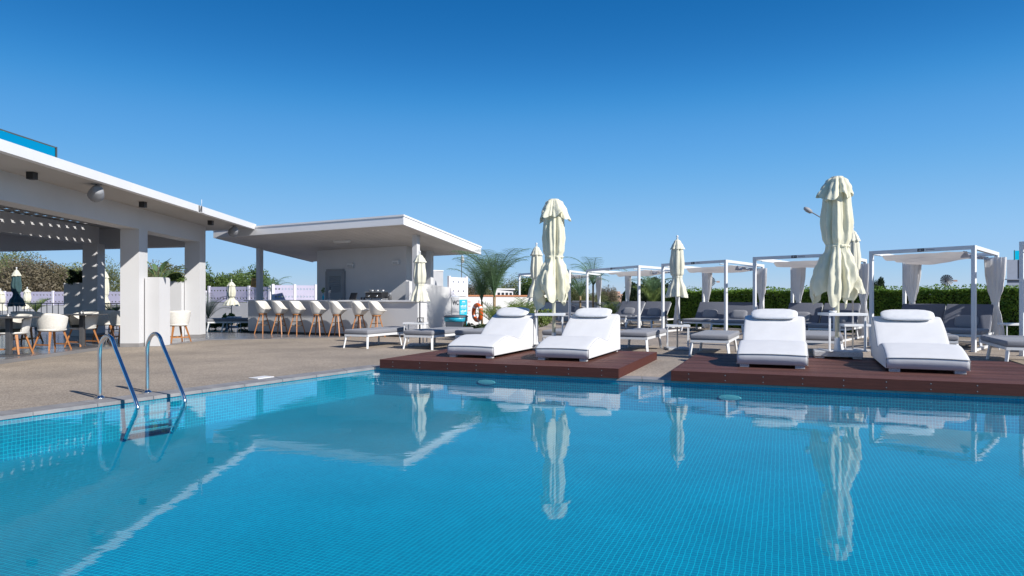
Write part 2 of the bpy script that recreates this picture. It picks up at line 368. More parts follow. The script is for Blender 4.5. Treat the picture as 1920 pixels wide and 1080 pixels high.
# basin
me = bpy.data.meshes.new('pool_basin'); vs = [(*p, -.012) for p in pool] + [(*p, FLOOR) for p in pool]
fs = [(4, 5, 6, 7)] + [(i, (i + 1) % 4, 4 + (i + 1) % 4, 4 + i) for i in range(4)]
me.from_pydata(vs, [], fs); uvl = me.uv_layers.new(name='UVMap')
for p in me.polygons:
    for li in p.loop_indices:
        co = Vector(me.vertices[me.loops[li].vertex_index].co)
        if p.index == 0: uvl.data[li].uv = (co.dot(V), co.dot(U))
        else:
            a = Vector(vs[fs[p.index][0]]); b = Vector(vs[fs[p.index][1]]); uvl.data[li].uv = ((co - a).dot((b - a).normalized()), co.z)
me.materials.append(M['mosaic']); link('pool_basin', me, kind='structure')
wm = MB().add([(*p, WZ) for p in pool], [(0, 1, 2, 3)]); struct('pool_water', wm, M['water'])
# coping stones
cp = link('pool_coping', None, kind='structure')
CT = .004
def stones(a, b, ca, cb, n):
    for i in range(n):
        g = .004
        t0 = i / n; t1 = (i + 1) / n; L = (Vector(b) - Vector(a)).length
        t0 += g / L; t1 -= g / L
        A = Vector(a).lerp(Vector(b), t0); B = Vector(a).lerp(Vector(b), t1); CA = Vector(ca).lerp(Vector(cb), t0); CB = Vector(ca).lerp(Vector(cb), t1)
        r = random.Random(i).uniform(-.0008, .0008)
        n_ = (CA - A).normalized()
        A = A - n_ * .012; B = B - n_ * .012
        MB().prism([tuple(A), tuple(B), tuple(CB), tuple(CA)], -.034, CT + r).build('coping_stone', M['coping'], cp)
for i in range(4):
    a, b, ca, cb = pool[i], pool[(i + 1) % 4], cop[i], cop[(i + 1) % 4]
    stones(a, b, ca, cb, max(4, int((Vector(b) - Vector(a)).length / .6)))
# fittings
t = MB().cbox(-.14, .14, -.10, .10, 0, .012, .004); p = at(493, 708.5, .005) - LN * .03
t.build('depth_marker', M['sign_white'], loc=(p.x, p.y, CT), rz=pi / 2 - math.atan2(LD.x, LD.y) if False else math.atan2(LD.y, LD.x),
        label='white plastic marker tile lying on the grey pool coping', cat='marker tile')
for k, (px, lab) in enumerate(((912, 'round pool lamp under water below the left deck platform'), (1368, 'round pool lamp under water below the right deck platform'))):
    p = along_px(FO, V, px)
    o = thing('pool_lamp', lab, 'pool lamp', (p.x, p.y, -.15 - .045 * k), BETA, 'lamps in the far pool wall')
    n = 24
    MB().rings([[(.15 * r * cos(2 * pi * j / n), -y, .036 * r * sin(2 * pi * j / n)) for j in range(n)] for r, y in ((1, .001), (1, .008), (.9, .012))], True, True, False, True).build('rim', M['fitting'], o)
    MB().rings([[(.11 * r * cos(2 * pi * j / n), -y, .026 * r * sin(2 * pi * j / n)) for j in range(n)] for r, y in ((1, .0125), (.6, .016))], True, True, False, True).build('lens', M['fitting'], o)
p = at(652, 734, FLOOR); p = Vector((p.x, p.y, FLOOR))
o = thing('floor_grate', 'pale square drain grate on the pool floor near the far left corner', 'drain', (p.x, p.y, FLOOR + .001), BETA)
MB().box(-.19, .19, -.19, .19, 0, .012).build('grate_plate', M['fitting'], o)
sb = MB()
for i in range(9): sb.box(-.16, .16, -.165 + i * .038, -.15 + i * .038, .0125, .018)
sb.build('slats', M['fitting'], o)

# ladder
PB = [at(187, 747), at(276, 736.5)]
lad = thing('pool_ladder', 'polished steel pool ladder with two arched handrails', 'ladder', (0, 0, 0))
prof = [(0, 0), (0, .30), (0, .50), (.02, .60), (.075, .68), (.16, .715), (.245, .68), (.31, .58), (.45, .38), (.66, .08), (.715, -.01), (.735, -.06), (.72, -.12), (.62, -.26), (.52, -.40)]
for i, b in enumerate(PB):
    pts = smooth_curve([(b.x + LN.x * r, b.y + LN.y * r, z) for r, z in prof], 5)
    rail = MB().tube(pts, .0225, 14).build('handrail', M['steel'], lad)
    MB().lathe([(.055, CT), (.055, CT + .008), (.035, CT + .022), (.026, CT + .03)], 20, (b.x, b.y, 0)).build('base_flange', M['steel'], rail)
for r, z in ((.70, -.13), (.62, -.235), (.55, -.34)):
    a = PB[0] + LN * r; b = PB[1] + LN * r
    MB().bar((a.x, a.y, z), (b.x, b.y, z), .07, .018, up=(0, 0, 1)).build('tread', M['steel'], lad)

# ------------------------------------------------------------------ deck platforms
def platform(o, width, depth, label):
    t = thing('deck_platform', label, 'deck platform', (o.x, o.y, 0), BETA, 'brown timber platforms at the pool edge')
    H = .14; n = 21; pitch = depth / n
    bm = MB().cbox(.006, width - .006, 0, pitch - .010, -.022, 0, .003, 1).mesh('board', M['board'])
    for i in range(n):
        ob = link('board', bm, t, (0, i * pitch + .026, H + random.Random(i * 7 + int(width * 10)).uniform(-.001, .001)))
        ob.rotation_euler = (0, 0, random.Random(i).uniform(-.0004, .0004))
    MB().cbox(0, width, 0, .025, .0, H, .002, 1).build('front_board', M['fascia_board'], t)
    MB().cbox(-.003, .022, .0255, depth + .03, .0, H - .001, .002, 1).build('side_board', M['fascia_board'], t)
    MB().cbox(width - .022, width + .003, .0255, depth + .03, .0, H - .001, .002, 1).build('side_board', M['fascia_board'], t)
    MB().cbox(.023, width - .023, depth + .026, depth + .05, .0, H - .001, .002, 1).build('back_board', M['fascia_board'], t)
    j = MB()
    for k in range(7): j.box(.06 + k * (width - .16) / 6, .11 + k * (width - .16) / 6, .03, depth + .02, .005, H - .025)
    j.build('joists', M['black'], t)
    sc = MB(); m = int(width / .45)
    for k in range(m):
        for z in (.035, .105):
            x = (k + .5) * width / m
            sc.lathe([(.006, 0), (.006, .003)], 8)
            o_ = len(sc.v) - 16
            for q in range(o_, o_ + 16): vx, vy, vz = sc.v[q]; sc.v[q] = (x + vx, -vz, z + vy)
    sc.build('screws', M['alu'], t)
    return t
PW1 = (along_px(P1, V, 1160) - P1).length
platform(P1, PW1, 3.15, 'left brown plank deck platform overhanging the pool edge')
P2 = along_px(P1, V, 1258)
platform(P2, 4.75, 3.25, 'right brown plank deck platform, the wider one reaching the frame edge')
PZ = .142

# ------------------------------------------------------------------ white sculpted chaises
def chaise_prof():
    return [(p[0], p[1]) for p in [(v.x, v.y) for v in smooth_curve([(0.0, .17, 0), (.02, .205, 0), (.12, .245, 0), (.35, .305, 0), (.6, .345, 0), (.82, .335, 0), (1.02, .295, 0), (1.18, .275, 0), (1.3, .30, 0), (1.44, .40, 0), (1.62, .51, 0), (1.85, .625, 0), (2.02, .685, 0), (2.10, .69, 0), (2.15, .66, 0)], 4)]]
def make_chaise():
    t = thing('pool_chaise', 'x', 'chaise lounge', group='white sculpted chaises on the platforms')
    top = chaise_prof(); W = .9; nx = 13
    loop = [(0.0, .05)] + top + [(2.17, .05)]
    body = MB(); rs = []
    xs = [-W / 2, -W / 2 + .006, -W / 2 + .02, -W / 2 + .045, -W / 2 + .12, -W / 4, 0, W / 4, W / 2 - .12, W / 2 - .045, W / 2 - .02, W / 2 - .006, W / 2]
    ins = [.028, .014, .004, 0, 0, 0, 0, 0, 0, 0, .004, .014, .028]
    cy = 1.05
    for x, k in zip(xs, ins):
        crown = .012 * (1 - (2 * x / W) ** 2)
        r = []
        for i, (y, z) in enumerate(loop):
            zz = z; yy = y
            if 0 < i < len(loop) - 1: zz = z - k + crown
            yy = y + (k * .6 if i < 3 else (-k * .6 if i > len(loop) - 4 else 0))
            r.append((x, yy, zz))
        rs.append(r)
    body.rings(rs, True, True)
    n = len(loop); nv = len(rs) * n
    body.f += [tuple(range(n - 1, -1, -1)), tuple(range(nv - n, nv))]; body.sm += [False, False]
    b = body.build('body', M['chaise'], t)
    pp = MB()
    e = [(-W / 2 + .012, .004, .05), (-W / 2 + .012, .0, .192), (W / 2 - .012, .0, .192), (W / 2 - .012, .004, .05)]
    pp.tube([(-W / 2 + .01, -.004, .186), (-W / 4, -.004, .193), (0, -.004, .196), (W / 4, -.004, .193), (W / 2 - .01, -.004, .186)], .0042, 6)
    for sx in (-1, 1): pp.tube([(sx * (W / 2 - .008), y, z - .014) for y, z in top[2:]], .0035, 5)
    pp.tube([(W / 2 - .006, .01, .186), (W / 2 - .006, .01, .06)], .0042, 6)
    pp.tube([(-W / 2 + .006, .01, .186), (-W / 2 + .006, .01, .06)], .0042, 6)
    pp.build('piping', M['piping'], b)
    # pillow
    pw, ph, pt = .345, .155, .036
    bm = bmesh.new(); bmesh.ops.create_uvsphere(bm, u_segments=40, v_segments=20, radius=1)
    for v in bm.verts:
        x, y, z = v.co; sx = math.copysign(abs(x) ** .45, x); sy = math.copysign(abs(y) ** .55, y)
        pin = 1 - .25 * (abs(sx * sy)) ** 3
        wr = .004 * noise.noise(Vector((x * 9, y * 3, z * 3))) + .004 * abs(sin(x * 16 + 3 * noise.noise(v.co * 2))) * abs(sy) ** 3
        v.co = Vector((sx * pw * (.97 + .03 * pin), sy * ph * (1 - .10 * abs(sx) ** 4), z * pt * pin + wr))
    q = MB(); q.add([v.co[:] for v in bm.verts], [[v.index for v in f.verts] for f in bm.faces], True); bm.free()
    q.xf(Matrix.Translation((0, 1.90, .725)) @ Matrix.Rotation(R(28), 4, 'X'))
    q.build('pillow', M['pillow'], t)
    for x in (-W / 2 + .10, W / 2 - .10):
        for y in (.06, 2.09): MB().cbox(x - .06, x + .06, y - .04, y + .04, 0, .05, .004, 1).build('foot', M['granite'], t)
    return t
ch = make_chaise()
spots = [((838, 669.5), .86, 'white chaise lounge at the left end of the left platform, head in shade'),
         ((1003, 675), .89, 'white chaise lounge on the right half of the left platform, plump pillow on top'),
         ((1381, 688), .95, 'white chaise lounge left of the granite umbrella base on the right platform'),
         ((1661, 697), .97, 'rightmost white chaise lounge, on the right platform beside the wide cabana')]
for i, ((px, py), wd, lab) in enumerate(spots):
    o = ch if i == 0 else copy_tree(ch)
    p = at(px, py, PZ); sc = wd / .9; az = BETA + (1.5 if i == 3 else .5)
    q = p + Vector((cos(R(az)), -sin(R(az)), 0)) * wd / 2
    place(o, (q.x, q.y, PZ), az, lab, (sc, 1, 1))

# ------------------------------------------------------------------ closed umbrellas
def cloth_rings(prof, nf, seed, n=96, hem=0.0, hemk=5, lop=0.0, sx=1, sy=1, sharp=1.0):
    rnd = random.Random(seed); ph = [rnd.uniform(0, 6.28) for _ in range(8)]; out = []
    top = prof[0][0]; bot = prof[-1][0]
    for z, r0, amp, hw in prof:
        ring = []
        for j in range(n):
            t = 2 * pi * j / n
            tw = t + .10 * sin(3 * t + ph[1]) + (top - z) * (.16 if sharp < 1 else .05)
            c_ = cos(nf * tw / 2 + ph[0])
            wv = (2 * abs(c_) ** .75 - 1) if sharp < 1 else cos(nf * t + ph[0] + .35 * sin(3 * t + ph[1]) + (top - z) * .5)
            f = wv + .45 * cos((nf * 2 + 1) * t + ph[2] - (top - z) * 1.3) * (.7 if sharp < 1 else 1) + .35 * cos((nf - 3) * t + ph[3])
            rr = r0 * (1 + amp * f + lop * hw * cos(t + ph[4]) + .5 * lop * hw * cos(2 * t + ph[5]))
            rr += r0 * .25 * amp * noise.noise(Vector((cos(t) * 3, sin(t) * 3, z * 4 + seed)))
            if sharp < 1:
                rr += r0 * amp * (.30 * noise.noise(Vector((cos(t) * 7, sin(t) * 7, z * 7 + seed))) + .16 * abs(noise.noise(Vector((cos(t) * 11, sin(t) * 11, z * 15)))))
            zz = z + hem * hw * (cos(hemk * t + ph[6]) + .6 * cos((hemk * 2 + 1) * t + ph[7]) + .5 * cos(2 * t + ph[1]))
            ring.append((rr * cos(t) * sx, rr * sin(t) * sy, zz))
        out.append(ring)
    return out
def interp(prof, k=4):
    out = []
    for i in range(len(prof) - 1):
        for j in range(k):
            t = j / k; t2 = t * t * (3 - 2 * t)
            out.append(tuple(a + (b - a) * (t2 if q else t) for q, (a, b) in enumerate(zip(prof[i], prof[i + 1]))))
    out.append(prof[-1]); return out
def big_umbrella(loc, H, seed, label, flip=1):
    t = thing('closed_umbrella', label, 'umbrella', loc, 0, 'large cream umbrellas on the platforms')
    s = H / 2.9
    MB().lathe([(.034, 0), (.034, H - .12 * s)], 16).build('pole', M['pole_cream'], t)
    z = lambda q: q * s
    body = interp([(z(2.80), .10, .05, 0), (z(2.70), .155, .12, 0), (z(2.45), .17, .20, .1), (z(2.1), .185, .24, .15), (z(1.85), .175, .20, .1), (z(1.72), .150, .13, 0), (z(1.66), .155, .14, 0), (z(1.5), .205, .24, .2), (z(1.28), .255, .30, .6), (z(1.05), .275, .33, 1.0), (z(.88), .245, .30, 1.3)], 5)
    MB().rings(cloth_rings(body, 7, seed, n=140, hem=.085, hemk=3, lop=.20, sharp=.6), True).build('canopy', M['cream'], t)
    cap = interp([(z(2.87), .02, 0, 0), (z(2.86), .09, .05, 0), (z(2.80), .150, .14, .05), (z(2.66), .195, .22, .35), (z(2.50), .225, .30, 1.1)], 5)
    MB().rings(cloth_rings(cap, 6, seed + 3, n=140, hem=.05, hemk=4, lop=.22, sharp=.8), True, True, False, False).build('top_flap', M['cream'], t)
    st = cloth_rings([(z(1.735), .160, .10, 0), (z(1.73), .168, .10, 0), (z(1.70), .170, .10, 0), (z(1.695), .160, .10, 0)], 7, seed)
    MB().rings(st).build('tie_strap', M['cream'], t)
    return t
def small_umbrella(loc, H, seed, label, cloth='cream_small', capm=None, group='closed sun umbrellas', skirt=1.0, base=True, low=.46):
    t = thing('closed_umbrella', label, 'umbrella', loc, 0, group)
    MB().lathe([(.019, 0), (.019, H - .08)], 10).build('pole', M['alu'], t)
    lo = H * low
    def zz(f): return lo + (H - .08 - lo) * f
    body = interp([(zz(.97), .03, .05, 0), (zz(.9), .085, .08, 0), (zz(.78), .12, .10, 0), (zz(.55), .142, .13, 0), (zz(.40), .13, .10, 0), (zz(.345), .098, .06, 0), (zz(.3), .105, .08, 0), (zz(.14), .17 * skirt, .14, .1), (zz(0), .205 * skirt, .16, .6)], 4)
    MB().rings(cloth_rings(body, 8, seed, 72, hem=.02, hemk=8, lop=.04), True).build('canopy', M[cloth], t)
    cap = interp([(zz(1.0), .015, 0, 0), (zz(.955), .07, .05, 0), (zz(.88), .115, .08, .2), (zz(.82), .145, .10, .5)], 4)
    MB().rings(cloth_rings(cap, 8, seed + 1, 72, hem=.012, hemk=8), True).build('top_flap', M[capm or cloth], t)
    MB().lathe([(.012, H - .10), (.022, H - .07), (.012, H - .045), (.028, H - .03), (.018, H - .005), (.004, H)], 10).build('finial', M['metal_white'], t)
    MB().rings(cloth_rings([(zz(.36), .104, .05, 0), (zz(.345), .107, .05, 0), (zz(.33), .104, .05, 0)], 8, seed, 72)).build('tie_strap', M[cloth], t)
    if base:
        MB().cbox(-.25, .25, -.25, .25, .002, .05, .008, 2).build('base_plate', M['granite'], t)
    return t
u1 = Vector((.80, 13.05, PZ)); u2 = Vector((5.43, 11.4, PZ))
def umbrella_base(p, label, az=BETA):
    b = thing('umbrella_base', label, 'umbrella base', p, az, 'stone umbrella bases on the platforms')
    MB().cbox(-.36, .36, -.28, .28, .03, .115, .008, 2).build('slab', M['granite'], b)
    for x in (-.28, .28):
        for y in (-.2, .2): MB().cbox(x - .07, x + .07, y - .06, y + .06, 0, .03, .004, 1).build('foot', M['granite'], b)
    MB().lathe([(.05, .115), (.05, .13), (.042, .32), (.042, .33)], 16).build('sleeve', M['metal_white'], b)
    return b
umbrella_base(u1, 'pale stone umbrella base between the two chaises of the left platform')
umbrella_base(u2, 'pale speckled stone umbrella base between the two chaises of the right platform')
big_umbrella(u1 + Vector((0, 0, .12)), zat(370, u1.y) - PZ - .12, 11, 'tall closed cream umbrella rising from the left platform, tied at mid height')
big_umbrella(u2 + Vector((0, 0, .12)), zat(327, u2.y) - PZ - .12, 29, 'tallest closed cream umbrella, on the right platform')

def c_table(loc, az, label, w=.55, h=.72, dep=.40, group='white metal side tables', glass=False, base=True, r=.012):
    t = thing('side_table', label, 'side table', loc, az, group)
    MB().cbox(-w / 2, w / 2, -dep / 2, dep / 2, h - .045, h, .004, 2).build('table_top', M['metal_white'], t)
    for x in (-w / 2 + .03, w / 2 - .03):
        for y in ((-dep / 2 + .03, dep / 2 - .03) if not base else (-dep / 2 + .05,)):
            MB().cbox(x - r, x + r, y - r, y + r, .02, h - .045, .002, 1).build('leg', M['metal_white'], t)
        if base: MB().cbox(x - .018, x + .018, -dep / 2, dep / 2, 0, .02, .002, 1).build('foot_rail', M['metal_white'], t)
    if base: MB().cbox(-w / 2 + .05, w / 2 - .05, -dep / 2 + .01, -dep / 2 + .04, .001, .021, .002, 1).build('foot_bar', M['metal_white'], t)
    return t
c_table((u1.x - .07, u1.y - .06, PZ + .116), 8, 'white side table around the umbrella pole on the left platform', h=zat(587, u1.y) - PZ - .116, dep=.5, r=.014)
c_table((u2.x + .07, u2.y - .03, PZ + .116), 4, 'white side table around the thick umbrella pole on the right platform', w=.62, h=zat(586.5, u2.y) - PZ - .116, dep=.5, r=.014)
def ashtray(loc, label):
    t = thing('ashtray', label, 'ashtray', loc)
    MB().lathe([(.055, 0), (.06, .035), (.052, .035), (.048, .012)], 18).build('bowl', M['metal_white'], t)
    for k in range(3):
        a = k * 2.1; MB().cbox(.05 * cos(a) - .006, .05 * cos(a) + .006, .05 * sin(a) - .006, .05 * sin(a) + .006, .034, .042, .002, 1).build('notch', M['alu'], t)
ashtray((u2.x - .12, u2.y - .1, zat(586.5, u2.y) + .001), 'small white ashtray on the side table of the right platform')

# ------------------------------------------------------------------ grey sun loungers
def make_lounger(w=.72, L=1.95, back=False, name_group='grey sun loungers in a row behind the platforms'):
    t = thing('sun_lounger', 'x', 'sun lounger', group=name_group)
    h = .315; f = MB()
    f.box(0, w, 0, .035, h - .05, h); f.box(0, w, L - .035, L, h - .05, h)
    f.box(0, .03, .0352, L - .0352, h - .05, h); f.box(w - .03, w, .0352, L - .0352, h - .05, h)
    for k in range(9): f.box(.0302, w - .0302, .12 + k * .2, .18 + k * .2, h - .03, h - .012)
    f.build('frame', M['metal_white'], t)
    for x, sx in ((.025, 1), (w - .025, -1)):
        for y, sy in ((.03, 1), (L * .66, -1)):
            MB().bar((x, y, h - .052), (x - sx * .035, y - sy * .05, 0), .05, .035, w2=.045, h2=.03).build('leg', M['metal_white'], t)
    if not back:
        c = MB().cbox(-.012, w + .012, -.015, L * .60, h + .002, h + .105, .035, 4).build('cushion', M['grey_fabric'], t)
        MB().cbox(-.012, w + .012, L * .60 + .008, L + .01, h + .002, h + .105, .035, 4).build('cushion', M['grey_fabric'], t)
    else:
        MB().cbox(-.005, w + .005, -.01, 1.18, h + .002, h + .10, .03, 4).build('cushion', M['grey_fabric'], t)
        an = R(48); bl = .80
        q = MB().cbox(-.005, w + .005, 0, bl, .0, .09, .03, 4); q.xf(Matrix.Translation((0, 1.20, h + .02)) @ Matrix.Rotation(an, 4, 'X'))
        q.build('backrest', M['grey_shaded'], t)
        q = MB().box(0, w, 0, bl, -.03, -.004); q.xf(Matrix.Translation((0, 1.20, h + .02)) @ Matrix.Rotation(an, 4, 'X')); q.build('backrest_frame', M['metal_white'], t)
        MB().bar((w * .3, 1.62, h), (w * .3, 1.55, h + .36), .025, .025).build('strut', M['metal_white'], t)
        pl = MB(); bm = bmesh.new(); bmesh.ops.create_uvsphere(bm, u_segments=24, v_segments=12, radius=1)
        for v in bm.verts:
            x, y, z = v.co; v.co = Vector((math.copysign(abs(x) ** .5, x) * .25, math.copysign(abs(y) ** .5, y) * .17, z * .07))
        pl.add([v.co[:] for v in bm.verts], [[v.index for v in g.verts] for g in bm.faces], True); bm.free()
        pl.xf(Matrix.Translation((w * .5, 1.27, h + .25)) @ Matrix.Rotation(R(62), 4, 'X'))
        pl.build('pillow', M['grey_fabric'], t)
    return t
gl = make_lounger()
gs = [((646, 652.5), 'leftmost grey sun lounger, alone at the edge of the bar terrace'),
      ((757.6, 654.5), 'grey sun lounger right of the closed umbrella by the bar corner'),
      ((853, 655), 'grey sun lounger half hidden behind the leftmost white chaise'),
      ((1017, 655), 'grey sun lounger seen through the side table on the left platform'),
      ((1150, 659), 'grey sun lounger behind the right corner of the left platform'),
      ((1294.5, 667), 'grey sun lounger seen whole at the gap between the platforms'),
      ((1503, 668), 'grey sun lounger behind the granite umbrella base of the right platform'),
      ((1715, 668), 'grey sun lounger hidden almost wholly behind the rightmost white chaise'),
      ((1887, 686), 'grey sun lounger cut by the right edge of the frame')]
for i, ((px, py), lab) in enumerate(gs):
    o = gl if i == 0 else copy_tree(gl)
    p = at(px, py); place(o, (p.x, p.y, 0), 24, lab, (.88 if i == 0 else 1, 1, 1) )

# small umbrellas with tables among the loungers
pa = at(787, 648); pb = atd(1006, 16.6); pc = at(1270, 655.5); pd = at(1599, 658)
small_umbrella((pa.x, pa.y, 0), zat(470, pa.y), 1, 'closed pale umbrella right in front of the bar corner column', low=.47)
small_umbrella((pb.x, pb.y, 0), zat(455, pb.y), 2, 'closed pale umbrella half hidden behind the tall one of the left platform')
small_umbrella((pc.x, pc.y, 0), zat(441, pc.y), 3, 'closed pale umbrella in the open between the two platforms')
small_umbrella((pd.x, pd.y, 0), zat(424, pd.y), 4, 'closed pale umbrella just behind the tallest umbrella')
c_table((pa.x - .10, pa.y + .02, .052), 10, 'white side table at the umbrella by the bar corner', w=.52, h=.50, dep=.36, base=False, r=.010)
c_table((pc.x - .02, pc.y - .12, .052), 10, 'white side table round the umbrella pole between the platforms', w=.50, h=.50, dep=.36, base=False, r=.010)
c_table((pd.x + .05, pd.y - .03, .052), 6, 'white side table behind the right platform, left of the rightmost chaise', w=.60, h=.52, dep=.36, base=False, r=.010)
pe = at(1905, 660); c_table((pe.x + .1, pe.y + .1, 0), 10, 'white side table at the right frame edge behind a lounger', w=.60, h=.60, dep=.36, base=False, r=.010)
for (p, lab, dz) in ((pa, 'black lantern on the side table by the bar corner', .553), (pc, 'black lantern on the side table between the platforms', .553)):
    t = thing('lantern', lab, 'lantern', (p.x + .04, p.y - .12, dz), 12)
    MB().box(-.06, .06, -.06, .06, 0, .012).build('base', M['black'], t); MB().box(-.06, .06, -.06, .06, .10, .115).build('roof', M['black'], t)
    for x in (-.052, .052):
        for y in (-.052, .052): MB().box(x - .006, x + .006, y - .006, y + .006, .0121, .0999).build('post', M['black'], t)
    MB().lathe([(.025, .0125), (.025, .07)], 10).build('candle', M['sign_white'], t)

# ------------------------------------------------------------------ cabanas
CH = 2.23
def canopy_sheet(a, b, c, d, z, sag, seed, holes=5):
    rs = []; n = 26; m = 22
    for i in range(n + 1):
        u = i / n; r = []
        for j in range(m + 1):
            v = j / m
            p = (a * (1 - u) + b * u) * (1 - v) + (d * (1 - u) + c * u) * v
            s = -sag * (sin(pi * (v * 3 % 1)) ** .8) * (.55 + .45 * noise.noise(Vector((u * 2, v * 3, seed)))) - .012 * noise.noise(Vector((u * 7, v * 9, seed)))
            r.append((p.x, p.y, z + s))
        rs.append(r)
    return MB().rings(rs, True, False)
def curtain_rings(H, seed, wx=.19, wy=.06):
    return interp([(H, 1.0, .10, 0), (H * .85, .92, .13, 0), (H * .65, .70, .16, 0), (H * .52, .42, .12, 0), (H * .47, .30, .06, 0), (H * .44, .34, .08, 0), (H * .32, .55, .15, 0), (H * .15, .75, .18, .3), (.04, .85, .2, 1)], 4)
def make_cabana(FL, FR, BR, label, seed, cover=1.0):
    o = (FL + FR + BR + (FL + BR - FR)) / 4; o.z = 0
    BL = FL + BR - FR
    t = thing('cabana', label, 'cabana', (o.x, o.y, 0), 0, 'white cabanas with tied curtains')
    c = [Vector((p.x - o.x, p.y - o.y, 0)) for p in (FL, FR, BR, BL)]
    z1 = CH
    e1 = (c[1] - c[0]).normalized(); e2 = (c[2] - c[1]).normalized()
    for p in c: MB().bar((p.x, p.y, .0), (p.x, p.y, z1 - .081), .075, .075, up=e1).build('post', M['metal_white'], t)
    def rail(p, q, z, w=.075, h=.08, nm='top_rail', ex=.038):
        d = (q - p).normalized() * ex
        return MB().bar((p - d) + Vector((0, 0, z)), (q + d) + Vector((0, 0, z)), w, h).build(nm, M['metal_white'], t)
    fr = rail(c[0], c[1], z1 - .04); rail(c[3], c[2], z1 - .04)
    rail(c[1], c[2], z1 - .04, ex=-.04); rail(c[0], c[3], z1 - .04, ex=-.04)
    rail(c[1], c[2], .035, .06, .05, 'floor_rail', -.038); rail(c[0], c[3], .035, .06, .05, 'floor_rail', -.038); rail(c[3], c[2], .035, .06, .05, 'floor_rail', -.038)
    for k in (.09, .91):
        a = c[0].lerp(c[1], k); b = c[3].lerp(c[2], k)
        MB().tube([a + Vector((0, 0, z1 - .115)), b + Vector((0, 0, z1 - .115))], .012, 6).build('canopy_rod', M['metal_white'], t)
    k0 = 1 - cover
    a = c[0].lerp(c[3], k0 + .03); b = c[1].lerp(c[2], k0 + .03); a2 = a.lerp(b, .08); b2 = a.lerp(b, .92)
    d = c[3].lerp(c[2], .08); cc = c[3].lerp(c[2], .92)
    canopy_sheet(a2, b2, cc, d, z1 - .10, .19, seed).build('canopy', M['canopy'], t)
    for q, (p, nm) in enumerate(((c[3], 0), (c[2], 1))):
        pr = curtain_rings(z1 - .13, seed)
        rr = cloth_rings(pr, 9, seed * 3 + q, 64, hem=.015, hemk=5)
        ang = math.atan2(e1.y, e1.x)
        out = []
        off = p + (e1 * .22 if q == 0 else -e1 * .02) - e2 * .10
        for ring in rr:
            out.append([(off.x + cos(ang) * x * .22 - sin(ang) * y * .075, off.y + sin(ang) * x * .22 + cos(ang) * y * .075, z) for x, y, z in ring])
        cu = MB().rings(out).build('curtain', M['curtain'], t)
        tb = cloth_rings([(z1 * .455, .33, .05, 0), (z1 * .435, .33, .05, 0)], 9, 5, 32)
        MB().rings([[(off.x + cos(ang) * x * .24 - sin(ang) * y * .09, off.y + sin(ang) * x * .24 + cos(ang) * y * .09, z) for x, y, z in ring] for ring in tb]).build('tie_band', M['curtain'], cu)
    # little name plate on the front rail
    m = c[0].lerp(c[1], .52); nrm = Vector((e1.y, -e1.x, 0));
    if nrm.y > 0: nrm = -nrm
    p = m + nrm * .040
    pl = MB().bar(p - e1 * .07 + Vector((0, 0, z1 - .04)), p + e1 * .07 + Vector((0, 0, z1 - .04)), .006, .065).build('name_plate', M['sign_dark'], t)
    mk = MB(); pq = p + nrm * .0035
    for a_, b_, hh in ((-.055, -.03, .008), (-.022, .0, .03), (.012, .05, .008)):
        mk.bar(pq + e1 * a_ + Vector((0, 0, z1 - .04)), pq + e1 * b_ + Vector((0, 0, z1 - .04)), .002, hh)
    mk.build('plate_mark', M['sign_white'], pl)
    lt = MB(); pq = m + nrm * .0385
    for q in range(7): lt.bar(pq + e1 * (.11 + q * .026) + Vector((0, 0, z1 - .04)), pq + e1 * (.127 + q * .026) + Vector((0, 0, z1 - .04)), .002, .022)
    lt.build('lettering', M['speaker'], t)
    return t, c, o, e1, e2
def ctop(px, py): return at(px, py, CH)
def ctop(px, py):
    d = (CH - EYE) * F / (HZ - py); return Vector(((px - CX) / F * d, d, 0))
cabs = [((974, 513), (1068, 506.5), (1124, 513.5), 'farthest cabana, its left post right of the palms', .85),
        ((1101, 505.4), (1198, 497.5), (1272, 503.5), 'cabana behind the second white chaise, second in the row from the palms', .62),
        ((1243, 494.5), (1361, 487), (1430, 496), 'middle cabana, behind the umbrella that stands between the platforms', .60),
        ((1415, 482), (1566, 475), (1622, 486), 'cabana partly hidden behind the tallest umbrella', .72),
        ((1634, 471), (1826, 460), (1869, 473), 'widest and most open cabana, the windmill visible through it', .95),
        ((1917, 453), (2160, 436), (2200, 456), 'cabana at the right frame edge, only its left post showing', .9)]
cbl = make_lounger(.98, 1.98, True, 'grey loungers with raised backrests under the cabanas')
first = True; ln = ['farthest', 'second', 'middle', 'umbrella-screened', 'widest', 'rightmost']
names = ['the farthest cabana', 'the second cabana from the palms', 'the middle cabana', 'the cabana behind the tallest umbrella', 'the widest cabana', 'the cabana at the right frame edge']
for i, (a, b, c_, lab, cover) in enumerate(cabs):
    FL, FR, BR = ctop(*a), ctop(*b), ctop(*c_)
    t, c, o, e1, e2 = make_cabana(FL, FR, BR, lab, i + 1, cover)
    wd = (c[1] - c[0]).length; dp = (c[2] - c[1]).length
    az2 = math.degrees(math.atan2(e2.x, e2.y))
    for k in range(2):
        lo = cbl if first else copy_tree(cbl); first = False
        q = o + c[0] + e1 * (wd * (.04 + .49 * k)) + e2 * (dp * .93 - 1.98)
        sx = Vector((cos(R(az2)), -sin(R(az2)), 0)).dot(e1) * wd * .44 / .98
        place(lo, (q.x, q.y, 0), az2, ('%s grey lounger with raised back under ' % ('left' if k == 0 else 'right')) + names[i], (max(.6, min(1.05, wd * .44 / .98)), 1, 1))
bpy.context.view_layer.update()

